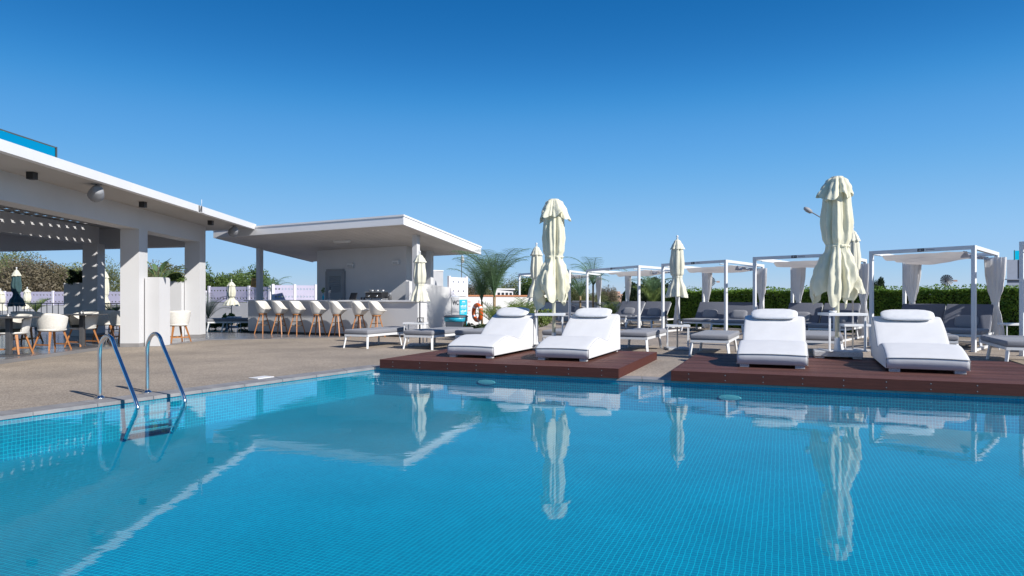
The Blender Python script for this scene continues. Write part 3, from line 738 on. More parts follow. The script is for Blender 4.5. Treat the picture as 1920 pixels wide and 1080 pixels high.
# ------------------------------------------------------------------ pavilion
pv = thing('pavilion', 'white flat roofed pavilion with square pillars and a blue glass balustrade', 'pavilion')
FB = 3.20
Fn = Vector((-7.14, 9.52, 0)); Ff = Vector((-7.77, 20.74, 0)); FD = (Ff - Fn).normalized(); FL_ = Vector((-FD.y, FD.x, 0))
F0 = Fn - FD * 4.5
# roof polygons: solid strips round two perforated bays
Bk = Vector((-18.5, 23.2, 0))
def pq(s, b): p = F0 + FD * s + FL_ * b; return (p.x, p.y)
LT = (Ff - F0).length
sA, sB = 10.3, 14.6
zr0, zr1 = FB, FB + .05
rf = MB()
rf.prism([pq(0, .12), pq(sA, .12), pq(sA, 13), pq(0, 13)], zr0, zr1)
rf.prism([pq(sA, .12), pq(sB, .12), pq(sB, 1.95), pq(sA, 1.95)], zr0, zr1)
rf.prism([pq(sA, 4.85), pq(sB, 4.85), pq(sB, 5.15), pq(sA, 5.15)], zr0, zr1)
rf.prism([pq(sA, 9.6), pq(sB, 9.6), pq(sB, 13), pq(sA, 13)], zr0, zr1)
rf.prism([pq(sB, .12), pq(LT - .12, .12), (Bk.x, Bk.y), pq(sB, 13)], zr0, zr1)
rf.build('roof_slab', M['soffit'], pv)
fs_ = MB(); fs_.prism([pq(0, 0), pq(LT, 0), pq(LT, .12), pq(0, .12)], FB - .004, FB + .16)
e = Vector(pq(LT, .12)); bd = (Vector((Bk.x, Bk.y)) - e)
fs_.build('fascia', M['fascia'], pv)
MB().prism([pq(LT, .1205), pq(LT - .12, .1205), (Bk.x, Bk.y - .12), (Bk.x, Bk.y)], FB - .003, FB + .16).build('fascia', M['fascia'], pv)
def perforated(s0, s1, b0, b1, cell=.36):
    m = MB(); ns = int(round((s1 - s0) / cell)); nb = int(round((b1 - b0) / cell)); cs = (s1 - s0) / ns; cb = (b1 - b0) / nb
    hole = [(-.055, -.010), (-.02, -.024), (.05, -.045), (.025, -.005), (.06, .010), (.01, .022), (.0, .050), (-.025, .015)]
    sq = [(-.5, -.5), (0, -.5), (.5, -.5), (.5, 0), (.5, .5), (0, .5), (-.5, .5), (-.5, 0)]
    for i in range(ns):
        for j in range(nb):
            cx = s0 + (i + .5) * cs; cy = b0 + (j + .5) * cb; rot = (i * 2 + j) % 4 * pi / 2 + .3
            vs = []
            for a, b in sq: vs.append((*pq(cx + a * cs, cy + b * cb), zr0 + .02))
            hs_ = []
            for a, b in hole:
                x = a * cos(rot) - b * sin(rot); y = a * sin(rot) + b * cos(rot); hs_.append((x * 1.25, y * 1.25))
            hs_.sort(key=lambda q: math.atan2(q[1], q[0]))
            # start from the angle closest to (-.5,-.5)
            k = min(range(8), key=lambda q: abs(math.atan2(hs_[q][1], hs_[q][0]) + 3 * pi / 4)); hs_ = hs_[k:] + hs_[:k]
            vs += [(*pq(cx + a, cy + b), zr0 + .02) for a, b in hs_]
            m.add(vs, [(q, (q + 1) % 8, 8 + (q + 1) % 8, 8 + q) for q in range(8)])
    return m
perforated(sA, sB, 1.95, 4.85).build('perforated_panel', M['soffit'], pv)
perforated(sA, sB, 5.15, 9.6).build('perforated_panel', M['soffit'], pv)
def pillar(fr, w=.42, dep=.42, z1=2.72):
    p = [Vector((fr.x, fr.y)), Vector((fr.x, fr.y)) + FL_.xy * w]; q = [p[1] + FD.xy * dep, p[0] + FD.xy * dep]
    pi_ = MB().prism([tuple(a) for a in (p[0], p[1], q[0], q[1])], .0, z1).build('pillar', M['plaster'], pv)
    cc = (p[0] + q[0]) / 2; poly = [tuple(cc + (a - cc) * 1.02) for a in (p[0], p[1], q[0], q[1])]
    MB().prism(poly, .0, .085).build('skirting', M['skirting'], pi_)
    return pi_
K1 = at(260.5, 650.6); K2 = at(374.6, 633); K3 = Vector((-12.15, 20.0, 0))
for k in (K1, K2, K3, Vector((-12.3, 15.6, 0)), Vector((-8.35, 10.6, 0)), Vector((-12.2, 10.4, 0))): 
    if k.y != 10.6: pillar(k)
# beams
def beam(a, b, w, z0, z1, side=1):
    d = (b - a).normalized(); n = Vector((-d.y, d.x, 0)) * side
    return MB().prism([(a.x, a.y), (b.x, b.y), (b.x + n.x * w, b.y + n.y * w), (a.x + n.x * w, a.y + n.y * w)], z0, z1).build('beam', M['plaster'], pv)
kd = (K2 - K1).normalized()
beam(K1 - kd * 8.5 + Vector((.003, 0, 0)), K2 + kd * .43 + Vector((.003, 0, 0)), .425, 2.72, FB, 1)
b0 = K2 + FD * .42 + FL_ * .43; b1 = Vector((-18, 22.2, 0)); beam(b1, b0, .35, 2.62, FB, 1)
beam(Vector((-12.0, 8, 0)), K3 + Vector((0, .1, 0)), .40, 2.70, FB, 1)
# glass balustrade on the roof
ga = Vector((-9.63, 6.2, 0)); gb = Vector((-9.62, 14.4, 0)); bl = thing('glass_balustrade', 'blue glass balustrade on top of the pavilion roof', 'balustrade', (0, 0, 0))
for k in range(5):
    y0 = 6.2 + k * 1.64; MB().box(-9.635, -9.62, y0 + .012, y0 + 1.628, zr1 + .03, 4.29).build('glass_pane', M['glass'], bl)
    MB().box(-9.66, -9.6, y0 + .5, y0 + .58, zr1, zr1 + .1).build('clamp', M['alu'], bl)
    MB().box(-9.66, -9.6, y0 + 1.1, y0 + 1.18, zr1, zr1 + .1).build('clamp', M['alu'], bl)
MB().box(-9.645, -9.61, 14.405, 14.43, zr1, 4.32).build('end_post', M['dark_grey'], bl)
MB().box(-9.64, -9.615, 6.2, 14.404, 4.291, 4.315).build('top_rail', M['dark_grey'], bl)
# downlights, speakers, camera on the soffit
for k, (px, py, dd, lab) in enumerate(((60, 330, 11.2, 'nearest square black downlight under the pavilion eave'), (268, 383, 14.7, 'square black downlight right of the first eave speaker'), (395, 419, 18.3, 'farthest square black downlight, at the pavilion corner'))):
    p = atd(px, dd); t = thing('downlight', lab, 'ceiling lamp', (p.x, p.y, FB), 0, 'square downlights under the pavilion eave')
    MB().cbox(-.06, .06, -.06, .06, -.12, -.002, .004, 1).build('housing', M['black'], t)
    MB().lathe([(.042, -.126), (.046, -.1205)], 16).build('lens', M['dark_grey'], t)
for k, (px, dd, lab) in enumerate(((181, 12.4, 'large grey speaker hanging under the pavilion eave'), (438, 19.6, 'grey speaker hanging near the far end of the pavilion eave'))):
    p = atd(px, dd); t = thing('eave_speaker', lab, 'speaker', (p.x, p.y, FB), -18, 'eave speakers')
    q = MB().lathe([(.02, -.17), (.10, -.155), (.135, -.09), (.125, 0), (.10, .10), (.085, .13), (.05, .14)], 20)
    q.xf(Matrix.Translation((0, 0, -.16)) @ Matrix.Rotation(R(62), 4, 'X') @ Matrix.Rotation(R(20), 4, 'Y')); q.build('cabinet', M['speaker'], t)
    MB().box(-.015, .015, -.02, .02, -.09, -.001).build('bracket', M['dark_grey'], t)
    MB().lathe([(.09, -.008), (.09, -.0005)], 16).build('mount_plate', M['speaker'], t)
p = atd(492, 20.7); t = thing('security_camera', 'small white security camera on the far roof corner of the pavilion', 'camera', (p.x + .05, p.y, FB + .05))
q = MB().lathe([(.05, 0), (.055, .04), (.05, .17), (.03, .19)], 14); q.xf(Matrix.Rotation(R(90), 4, 'Y')); q.build('body', M['metal_white'], t)
q = MB().lathe([(.032, .19), (.03, .2)], 12); q.xf(Matrix.Rotation(R(90), 4, 'Y')); q.build('lens', M['black'], t)
MB().box(-.10, .02, -.02, .02, -.02, .02).build('arm', M['metal_white'], t)
p = atd(371, 16.4); t = thing('roof_bracket', 'small steel clamp with a thin rod on the pavilion fascia', 'bracket', (p.x + .03, p.y, FB))
MB().bar((0, 0, -.01), (0, 0, .15), .012, .03).build('bar', M['dark_grey'], t); MB().bar((0, .05, -.01), (0, .12, .15), .012, .02).build('brace', M['dark_grey'], t)
MB().bar((0, .14, -.01), (0, .14, .15), .012, .02).build('bar', M['dark_grey'], t); MB().box(-.02, .07, -.02, .17, -.02, -.011).build('foot', M['metal_white'], t)
MB().tube([(-.03, .2, .16), (-.03, .2, .32)], .006, 6).build('rod', M['metal_white'], t)

# glazed tile floor (each tile a piece)
tf = link('terrace_floor', None, kind='structure')
FZ = .004
tile = MB().add([(0.003, .003, 0), (.597, .003, 0), (.597, .597, 0), (.003, .597, 0)], [(0, 1, 2, 3)]).mesh('floor_tile', M['slab_tile'])
base_poly = [(-8.7, 8), at(0, 683).xy, at(225, 651).xy, at(300, 649.5).xy, at(387, 638).xy, at(640, 633).xy, at(735, 629).xy, (-1.2, 22.5), (-1.2, 26), (-30, 30), (-30, 8)]
base_poly = [(p[0], p[1]) for p in base_poly]
bp_ = MB(); tri = tessellate_polygon([[Vector((*p, 0)) for p in base_poly]])
vs = [(*p, .002) for p in base_poly]; fs2 = []
for t_ in tri:
    a, b, c = (Vector(vs[i]) for i in t_); fs2.append(t_ if (b - a).cross(c - a).z > 0 else t_[::-1])
bp_.add(vs, fs2).build('grout_bed', M['skirting'], tf)
def inside(x, y):
    r = False; n = len(base_poly); j = n - 1
    for i in range(n):
        xi, yi = base_poly[i]; xj, yj = base_poly[j]
        if (yi > y) != (yj > y) and x < (xj - xi) * (y - yi) / (yj - yi) + xi: r = not r
        j = i
    return r
tiles = []
azt = math.atan2(FD.y, FD.x) - pi / 2
for i in range(-6, 40):
    for j in range(-20, 45):
        p = K1 + FD * (j * .6) + FL_ * (-i * .6 + .9)
        cs = [p, p - FL_ * .6, p + FD * .6, p + FD * .6 - FL_ * .6]
        q = p - FL_ * .3 + FD * .3
        if all(inside(c.x, c.y) for c in cs): tiles.append((p, q.length))
for i in range(6, 40):
    for j in range(-20, 45):
        p = K1 + FD * (j * .6) + FL_ * (i * .6 + .9 + .0)
        cs = [p, p - FL_ * .6, p + FD * .6, p + FD * .6 - FL_ * .6]
        q = p - FL_ * .3 + FD * .3
        if all(inside(c.x, c.y) for c in cs): tiles.append((p, q.length))
tiles.sort(key=lambda t_: t_[1])
far_t = MB()
for k, (p, d_) in enumerate(tiles):
    zz = FZ + random.Random(k).uniform(0, .0006)
    if k < 290: link('floor_tile', tile, tf, (p.x, p.y, zz), azt)
    else:
        x = -FL_ * 1; y = FD
        far_t.add([Vector((p.x, p.y, zz)) + x * a + y * b for a, b in ((.003, .003), (.597, .003), (.597, .597), (.003, .597))], [(0, 1, 2, 3)])
o = far_t.build('far_tiles', M['slab_tile'], tf); o['kind'] = 'stuff'

# planters with plants beside the pillars
def planter(x0, x1, y0, y1, h, label):
    t = thing('planter_box', label, 'planter', ((x0 + x1) / 2, (y0 + y1) / 2, FZ), 0, 'tall box planters by the pillars')
    a, b = (x1 - x0) / 2, (y1 - y0) / 2
    m = MB(); tk = .03
    m.box(-a, a, -b, -b + tk, .0, h); m.box(-a, a, b - tk, b, .0, h); m.box(-a, -a + tk, -b + tk + .0005, b - tk - .0005, .0, h); m.box(a - tk, a, -b + tk + .0005, b - tk - .0005, .0, h)
    m.build('walls', M['plaster'], t); MB().box(-a + tk + .001, a - tk - .001, -b + tk + .001, b - tk - .001, h - .12, h - .06).build('soil', M['bark'], t)
    return t

def leaf_cloud(centers, n, size, seed, flat=.0, asp=.55, shell=False):
    rnd = random.Random(seed); m = MB(); vs = []; fs = []
    for i in range(n):
        c, r = centers[rnd.randrange(len(centers))]
        while True:
            d = Vector((rnd.uniform(-1, 1), rnd.uniform(-1, 1), rnd.uniform(-1, 1)))
            if .05 < d.length < 1: break
        if shell: d = d.normalized() * rnd.uniform(.75, 1.0)
        p = Vector(c) + Vector((d.x * r[0], d.y * r[1], d.z * r[2]))
        a = Vector((rnd.gauss(0, 1), rnd.gauss(0, 1), rnd.gauss(0, 1 - flat) + .2)).normalized()
        b = a.cross(Vector((rnd.gauss(0, 1), rnd.gauss(0, 1), rnd.gauss(0, 1)))).normalized()
        s = size * rnd.uniform(.6, 1.4); o = len(vs)
        vs += [p - a * s, p + b * s * asp, p + a * s, p - b * s * asp]; fs.append((o, o + 1, o + 2, o + 3))
    return m.add(vs, fs)

def strap_leaf(m, base, az, el, L, w, droop, n=7, fold=.0):
    p = Vector(base); d = Vector((sin(az) * cos(el), cos(az) * cos(el), sin(el))); side = Vector((cos(az), -sin(az), 0)); rs = []
    for i in range(n + 1):
        t = i / n; ww = w * (sin(pi * min(1, .12 + t * .88)) ** .7) * .5 + .001
        rs.append([p - side * ww + Vector((0, 0, fold * ww)), p, p + side * ww + Vector((0, 0, fold * ww))])
        d = (d + Vector((0, 0, -droop / n))).normalized(); p = p + d * (L / n)
    return m.rings(rs, True, False)

def frond_mesh(L, nleaf, ll, lw, arch, seed, vshape=.5, m='palm_leaf', el0=75, droopleaf=.5):
    """one feather frond along +Y from the origin: rachis and leaflets"""
    rnd = random.Random(seed); mb = MB(); pts = []; p = Vector((0, 0, 0)); el = R(el0); n = 16; dirs = []
    for i in range(n + 1):
        pts.append(p.copy()); d = Vector((0, cos(el), sin(el))); dirs.append(d); p = p + d * (L / n); el -= R(arch) / n * (.4 + 1.2 * i / n)
    mb.tube(pts, [.014 * (1 - .85 * i / n) + .002 for i in range(n + 1)], 5, False)
    for i in range(nleaf):
        t = .14 + .86 * i / nleaf; k = min(n - 1, int(t * n)); fr = t * n - k; b = pts[k].lerp(pts[k + 1], min(1, fr)); d = dirs[k]
        up = Vector((1, 0, 0)).cross(d).normalized()
        lenl = ll * (sin(pi * (.12 + .80 * t)) ** .6) * rnd.uniform(.85, 1.1)
        for sx in (-1, 1):
            q = b.copy(); dd = (Vector((sx, 0, 0)) * .8 + d * .75 + up * vshape * rnd.uniform(.6, 1.3)).normalized(); seg = 4; vs = []; 
            for s in range(seg + 1):
                u_ = s / seg; ww = lw * (1 - u_) ** .6 * .5 + .0006; wv = d * ww
                vs += [q - wv, q + wv]; dd = (dd + Vector((0, 0, -droopleaf / seg))).normalized(); q = q + dd * (lenl / seg)
            mb.add(vs, [(2 * s, 2 * s + 1, 2 * s + 3, 2 * s + 2) for s in range(seg)])
    return mb.mesh('frond', M[m])
FR_BIG = [frond_mesh(1.75, 36, .40, .0125, 84, s, .45, el0=86, droopleaf=1.0) for s in range(3)]
FR_DRY = [frond_mesh(1.5, 26, .34, .012, 95, s + 9, .3, el0=80, droopleaf=.7) for s in range(2)]
FR_YEL = [frond_mesh(1.0, 22, .34, .026, 60, s + 20, .5, 'palm_yellow', el0=75, droopleaf=.5) for s in range(2)]
def palm(loc, trunk_h, nf, meshes, seed, label, cat='palm tree', sc=1.0, tr=.05, spread=1.0, lean=0.0, name='palm_tree', group=None, tm='palm_trunk'):
    rnd = random.Random(seed); t = thing(name, label, cat, loc, 0, group)
    pts = [(lean * (k / 4) ** 2, 0, trunk_h * k / 4) for k in range(5)]
    MB().tube(pts, [tr * 1.2, tr, tr * .9, tr * .85, tr * .9], 10).build('trunk', M[tm], t)
    for i in range(nf):
        o = link('frond', meshes[i % len(meshes)], t, (lean, 0, trunk_h - .03 + .05 * rnd.random()))
        az = i * 2.399 + rnd.uniform(-.3, .3); tilt = rnd.uniform(-.12, .45) * spread + (i / nf) * .30 * spread
        o.rotation_euler = (Matrix.Rotation(az, 3, 'Z') @ Matrix.Rotation(-tilt, 3, 'X')).to_euler(); s = sc * rnd.uniform(.8, 1.12); o.scale = (s, s, s)
    return t

def shrub(loc, r, n, leaf, m, seed, label, cat='shrub', name='shrub', stems=5, clumps=14, group=None, az=0, low=0.25, trunk=False):
    rnd = random.Random(seed); t = thing(name, label, cat, loc, az, group)
    cs = []
    for k in range(clumps):
        a = rnd.uniform(0, 6.28); q = rnd.uniform(.2, .8) ** .6
        c = (cos(a) * q * r[0] * .8, sin(a) * q * r[1] * .8, r[2] * (low + rnd.uniform(.1, .95 - low) * (1.2 - .5 * q)) * 2 * .55)
        cs.append((c, (r[0] * rnd.uniform(.22, .42), r[1] * rnd.uniform(.22, .42), r[2] * rnd.uniform(.16, .34))))
    leaf_cloud(cs, n, leaf, seed).build('crown' if trunk else 'foliage', M[m], t)
    b = MB()
    for k in range(stems):
        c = cs[k % len(cs)][0]; b.tube([(c[0] * .1, c[1] * .1, 0), (c[0] * .4, c[1] * .4, c[2] * .5), c], [.03 * r[2], .02 * r[2], .006 * r[2]], 5, False)
    b.build('trunk' if trunk else 'stems', M['bark'], t)
    return t
pl1 = planter(-8.575, -8.24, 15.95, 16.45, zat(520, 15.95), 'tall white planter box at the right side of the nearest pillar, in full sun')
pl2 = planter(-9.72, -9.30, 19.2, 19.62, zat(527.5, 19.2), 'white planter box with a round bush left of the far pillar')
pl3 = planter(-13.2, -12.62, 20.1, 20.5, zat(530.5, 20.1), 'shaded planter box left of the spotted inner pillar')
t = thing('bird_of_paradise', 'broad leaved plant fanning out of the sunny planter box', 'plant', (-8.40, 16.2, zat(520, 15.95) - .1))
rnd = random.Random(5)
for k in range(13):
    az = rnd.choice([1, -1]) * rnd.uniform(.6, 2.2); el = rnd.uniform(.55, 1.35); m = MB(); L = rnd.uniform(.5, .75)
    st_ = Vector((sin(az) * cos(el), cos(az) * cos(el), sin(el)))
    m.tube([(0, 0, 0), tuple(st_ * L * .55)], .007, 5); strap_leaf(m, st_ * L * .5, az, el * .85, L * .55, .10, .7, 8, .5); m.build('leaf', M['palm_yellow' if k % 3 == 0 else 'palm_leaf'], t)
shrub((-9.51, 19.4, zat(527.5, 19.2) - .1), (.34, .3, .30), 1500, .035, 'green', 3, 'round bush on the planter box left of the far pillar', clumps=16, low=.3)
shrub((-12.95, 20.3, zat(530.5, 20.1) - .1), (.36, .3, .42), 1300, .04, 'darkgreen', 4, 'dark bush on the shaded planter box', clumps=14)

# pavilion chairs, tables, railing
def make_tub():
    t = thing('tub_chair', 'x', 'chair', group='woven tub chairs in the pavilion')
    n = 40; a0, a1 = R(-32), R(212)      # opening toward -Y
    def wall(rf_, z): return [(rf_ * cos(a0 + (a1 - a0) * j / n), rf_ * sin(a0 + (a1 - a0) * j / n) * .92, z) for j in range(n + 1)]
    def zt(j): u_ = abs(j / n - .5) * 2; return .80 - .10 * u_ ** 3
    outer_, inner_ = [], []
    rings = []
    for f in range(9):
        u_ = f / 8; r = .265 + .065 * u_ ** .7
        rings.append([((r + (.004 if j % 2 else 0)) * cos(a0 + (a1 - a0) * j / n), (r + (.004 if j % 2 else 0)) * sin(a0 + (a1 - a0) * j / n) * .92, .43 + (zt(j) - .43) * u_) for j in range(n + 1)])
    for f in range(9):
        u_ = 1 - f / 8; r = .265 + .065 * u_ ** .7 - .035
        rings.append([(r * cos(a0 + (a1 - a0) * j / n), r * sin(a0 + (a1 - a0) * j / n) * .92, .43 + (zt(j) + .004 - .43) * u_) for j in range(n + 1)])
    m = MB().rings(rings, True, False)
    m.build('shell', M['weave'], t)
    MB().lathe([(.20, .40), (.268, .425), (.27, .45), (.24, .452)], 28).build('seat_base', M['weave'], t)
    MB().lathe([(.215, .453), (.225, .47), (.22, .50), (.19, .51)], 24).build('cushion', M['seat_dark'], t)
    for x in (-1, 1):
        for y in (-1, 1): MB().bar((x * .15, y * .15, .41), (x * .25, y * .25, 0), .05, .035, w2=.03, h2=.024).build('leg', M['wood_leg'], t)
    MB().bar((-.21, -.21, .12), (.21, -.21, .12), .02, .03).build('stretcher', M['wood_leg'], t)
    MB().bar((-.21, .21, .12), (.21, .21, .12), .02, .03).build('stretcher', M['wood_leg'], t)
    return t
tub = make_tub()
tubs = [((16, 666), -8, 'tub chair cut by the left frame edge, dark seat showing'), ((92, 657), 200, 'tub chair with its woven back to the pool, between the two dark tables'),
        ((150, 651), 20, 'tub chair behind the second dark table, open side to the pool'), ((190, 639), 150, 'shaded tub chair in front of the light spotted pillar'),
        ((45, 645), 170, 'shaded tub chair behind the first two at the left'), ((226, 641), 120, 'tub chair mostly hidden behind the nearest pillar'),
        ((328, 641.5), 130, 'tub chair standing alone between the two sunlit pillars'), ((-30, 650), 40, 'tub chair at the far left, beyond the first table')]
for i, ((px, py), az, lab) in enumerate(tubs[:7]):
    o = tub if i == 0 else copy_tree(tub)
    p = at(px, py); place(o, (p.x, p.y + .1, FZ), az, lab)
for i, (px, py, lab) in enumerate(((17, 667, 'dark square pedestal table cut by the left frame edge'), (154, 652, 'dark square pedestal table in front of the open tub chair'))):
    p = at(px, py); t = thing('pedestal_table', lab, 'table', (p.x, p.y, FZ), -4, 'dark pedestal tables')
    MB().cbox(-.40, .40, -.34, .34, .735, .76, .004, 1).build('table_top', M['dark_grey'], t)
    MB().cbox(-.045, .045, -.045, .045, .02, .735, .004, 1).build('pedestal', M['dark_grey'], t)
    MB().cbox(-.25, .25, -.25, .25, .0, .02, .004, 1).build('foot_plate', M['dark_grey'], t)
    t = thing('ashtray', 'small steel ashtray on the ' + ('table at the left frame edge' if i == 0 else 'second pedestal table'), 'ashtray', (p.x - .02, p.y, FZ + .761))
    MB().lathe([(.05, 0), (.055, .04), (.045, .04), (.04, .012)], 16).build('bowl', M['alu'], t)
    MB().lathe([(.012, .012), (.01, .07)], 8).build('peg', M['alu'], t)
rl = thing('terrace_railing', 'thin dark metal railing along the back of the pavilion', 'railing')
ra, rb = Vector((-17.5, 22.6, 0)), Vector((-9.6, 20.9, 0)); L = (rb - ra).length; d = (rb - ra).normalized()
MB().bar(ra + Vector((0, 0, .95)), rb + Vector((0, 0, .95)), .04, .03).build('handrail', M['dark_grey'], rl)
MB().bar(ra + Vector((0, 0, .12)), rb + Vector((0, 0, .12)), .03, .02).build('bottom_rail', M['dark_grey'], rl)
bm_ = MB().box(-.008, .008, -.008, .008, .131, .934).mesh('baluster', M['dark_grey'])
for k in range(int(L / .22)):
    p = ra + d * (.1 + k * .22); link('baluster', bm_, rl, (p.x, p.y, 0))

# ------------------------------------------------------------------ bar kiosk
KA = 25.0; KU = direc(KA); KV = Vector((KU.y, -KU.x, 0))
cl = at(465, 623.7); cr_ = along_px(cl, KV, 783)
CL = (cr_ - cl).length
RA = cr_ + KV * .2 - KU * 1.0        # front right roof corner
def kp(a, s): p = RA - KV * a + KU * s; return (p.x, p.y)
kz0 = zat(420, RA.y)
RW = (along_px(RA, -KV, 400) - RA).length; RDp = (along_px(RA, KU, 902) - RA).length
_c = RA + KU * RDp; KSB = (kz0 - zat(476.5, _c.y)) / RDp; _b = RA - KV * RW; KSL = (kz0 - zat(445.5, _b.y)) / RW
def rz_(x, y):
    q = Vector((x, y, 0)) - Vector((RA.x, RA.y, 0)); return kz0 - KSB * q.dot(KU) - KSL * (-q.dot(KV))
ks = thing('bar_kiosk', 'white poolside bar kiosk with a tilted flat roof and open counter', 'kiosk')
RT = .205
MB().prism([kp(0, 0), kp(RW, 0), kp(RW, RDp), kp(0, RDp)], lambda x, y: rz_(x, y) + .02, lambda x, y: rz_(x, y) + RT).build('roof', M['fascia'], ks)
# the soffit: boards, slightly proud
nb_ = 26
sbm = MB()
for k in range(nb_):
    a0 = .06 + (RW - .12) * k / nb_; a1 = .06 + (RW - .12) * (k + 1) / nb_ - .012
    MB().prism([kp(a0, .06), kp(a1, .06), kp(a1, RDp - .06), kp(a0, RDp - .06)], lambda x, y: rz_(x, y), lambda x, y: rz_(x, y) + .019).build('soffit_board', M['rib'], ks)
# lower lip strips
for q in ([kp(0, 0), kp(RW, 0), kp(RW, .05), kp(0, .05)], [kp(0, .0505), kp(.05, .0505), kp(.05, RDp), kp(0, RDp)], [kp(RW, .0505), kp(RW - .05, .0505), kp(RW - .05, RDp), kp(RW, RDp)]):
    MB().prism(q, lambda x, y: rz_(x, y) - .012, lambda x, y: rz_(x, y) + .0195).build('edge_strip', M['fascia'], ks)
# parapet upstand set back on top
MB().prism([kp(-.02, -.02), kp(RW + .02, -.02), kp(RW + .02, .10), kp(-.02, .10)], lambda x, y: rz_(x, y) + RT + .001, lambda x, y: rz_(x, y) + RT + .05).build('roof_trim', M['fascia'], ks)
MB().prism([kp(-.02, .1005), kp(.10, .1005), kp(.10, RDp + .02), kp(-.02, RDp + .02)], lambda x, y: rz_(x, y) + RT + .001, lambda x, y: rz_(x, y) + RT + .05).build('roof_trim', M['fascia'], ks)
def roofpt(px, py):                       # where the ray through a pixel meets the roof's underside, as (a, s)
    k = (px - CX) / F; m = (HZ - py) / F; lo, hi = 5.0, 60.0
    for _ in range(60):
        d = (lo + hi) / 2
        if EYE + m * d > rz_(k * d, d): hi = d
        else: lo = d
    q = Vector((k * d - RA.x, d - RA.y, 0)); return -q.dot(KV), q.dot(KU)
def column(a, s, w=.15):
    return MB().prism([kp(a - w / 2, s - w / 2), kp(a + w / 2, s - w / 2), kp(a + w / 2, s + w / 2), kp(a - w / 2, s + w / 2)], 0, lambda x, y: rz_(x, y) - .001).build('column', M['plaster'], ks)
ca1 = roofpt(780, 441); ca2 = roofpt(806, 470.7); wa1 = roofpt(763, 461); wa2 = roofpt(593, 469.5)
print('kiosk', ca1, ca2, wa1, wa2, RW, RDp, KSB, KSL)
column(ca1[0], max(1.06, ca1[1]), .16); column(*ca2, .17)
colL = along_px(RA + KU * 1.75, -KV, 487); aL = (colL - (RA + KU * 1.75)).length; column(aL, 1.75, .16)
# counter
def kpc(a, s): return kp(.2 + a, 1.0 + s)
MB().prism([kpc(0, 0), kpc(CL, 0), kpc(CL, .5), kpc(0, .5)], .06, 1.015).build('counter', M['plaster'], ks)
MB().prism([kpc(.03, .03), kpc(CL - .03, .03), kpc(CL - .03, .47), kpc(.03, .47)], 0, .0595).build('plinth', M['black'], ks)
MB().prism([kpc(-.04, -.075), kpc(CL + .12, -.075), kpc(CL + .12, .6), kpc(-.04, .6)], 1.0155, 1.06).build('counter_top', M['fascia'], ks)
# back room
sW = (wa1[1] + wa2[1]) / 2; a0, a1 = wa1[0], wa2[0]
wl = MB().prism([kp(a0, sW), kp(a1, sW), kp(a1, RDp - .25), kp(a0, RDp - .25)], 0, lambda x, y: rz_(x, y) - .002).build('room', M['plaster'], ks)
def onwall(px, z, off=.0):
    p = along_px(RA + KU * (sW - off), -KV, px); return Vector((p.x, p.y, z))
dz = 22.0
dl, dr = onwall(613, 0, .03), onwall(645, 0, .03)
dd_ = (dr - dl).length; zt_ = 1.15 + (557 - 509) * dl.y / F
door = MB().bar(Vector((dl.x, dl.y, zt_ / 2 + .02)), Vector((dr.x, dr.y, zt_ / 2 + .02)), .05, zt_ - .04).build('door', M['door'], ks)
fr_ = MB(); 
for p in (dl, dr): fr_.bar(Vector((p.x, p.y, 0)), Vector((p.x, p.y, zt_)), .07, .08, up=KV)
fr_.bar(Vector((dl.x, dl.y, zt_ + .035)), Vector((dr.x, dr.y, zt_ + .035)), .085, .07)
fr_.build('door_frame', M['speaker'], ks)
e = (dr - dl).normalized(); n_ = -KU
for k in range(9):
    z = zt_ - .18 - k * .062
    a = dl + e * .12 + n_ * .030; b = dr - e * .12 + n_ * .030
    q = MB().bar(Vector((a.x, a.y, z)), Vector((b.x, b.y, z)), .012, .045, up=(n_ * .6 + Vector((0, 0, .8)))); q.build('louvre', M['door'], door)
MB().bar(dr - e * .12 + n_ * .05 + Vector((0, 0, 1.0)), dr - e * .12 + n_ * .05 + Vector((0, 0, 1.12)), .02, .03).build('handle', M['alu'], door)
for k, (px, py, lab) in enumerate(((659, 498, 'left square wall lamp inside the bar kiosk, beside the door'), (744, 493, 'right square wall lamp inside the bar kiosk'))):
    p = onwall(px, 0, .0); z = zat(py, p.y); t = thing('wall_lamp', lab, 'wall lamp', (p.x, p.y, z), KA, 'wall lamps in the bar kiosk')
    MB().cbox(-.12, .12, -.10, -.002, -.06, .07, .006, 1).build('housing', M['metal_white'], t); MB().box(-.09, .09, -.104, -.1005, -.045, .02).build('lens', M['sign_grey'], t)
p = RA - KV * 3.2 + KU * 1.4; z = rz_(p.x, p.y)
t = thing('tube_lamp', 'slim white tube lamp fixed under the kiosk roof', 'ceiling lamp', (p.x, p.y, z), KA + 90)
MB().cbox(-.03, .03, -.32, .32, -.06, -.002, .005, 1).build('housing', M['metal_white'], t); MB().tube([(0, -.28, -.07), (0, .28, -.07)], .012, 8).build('tube', M['sign_white'], t)
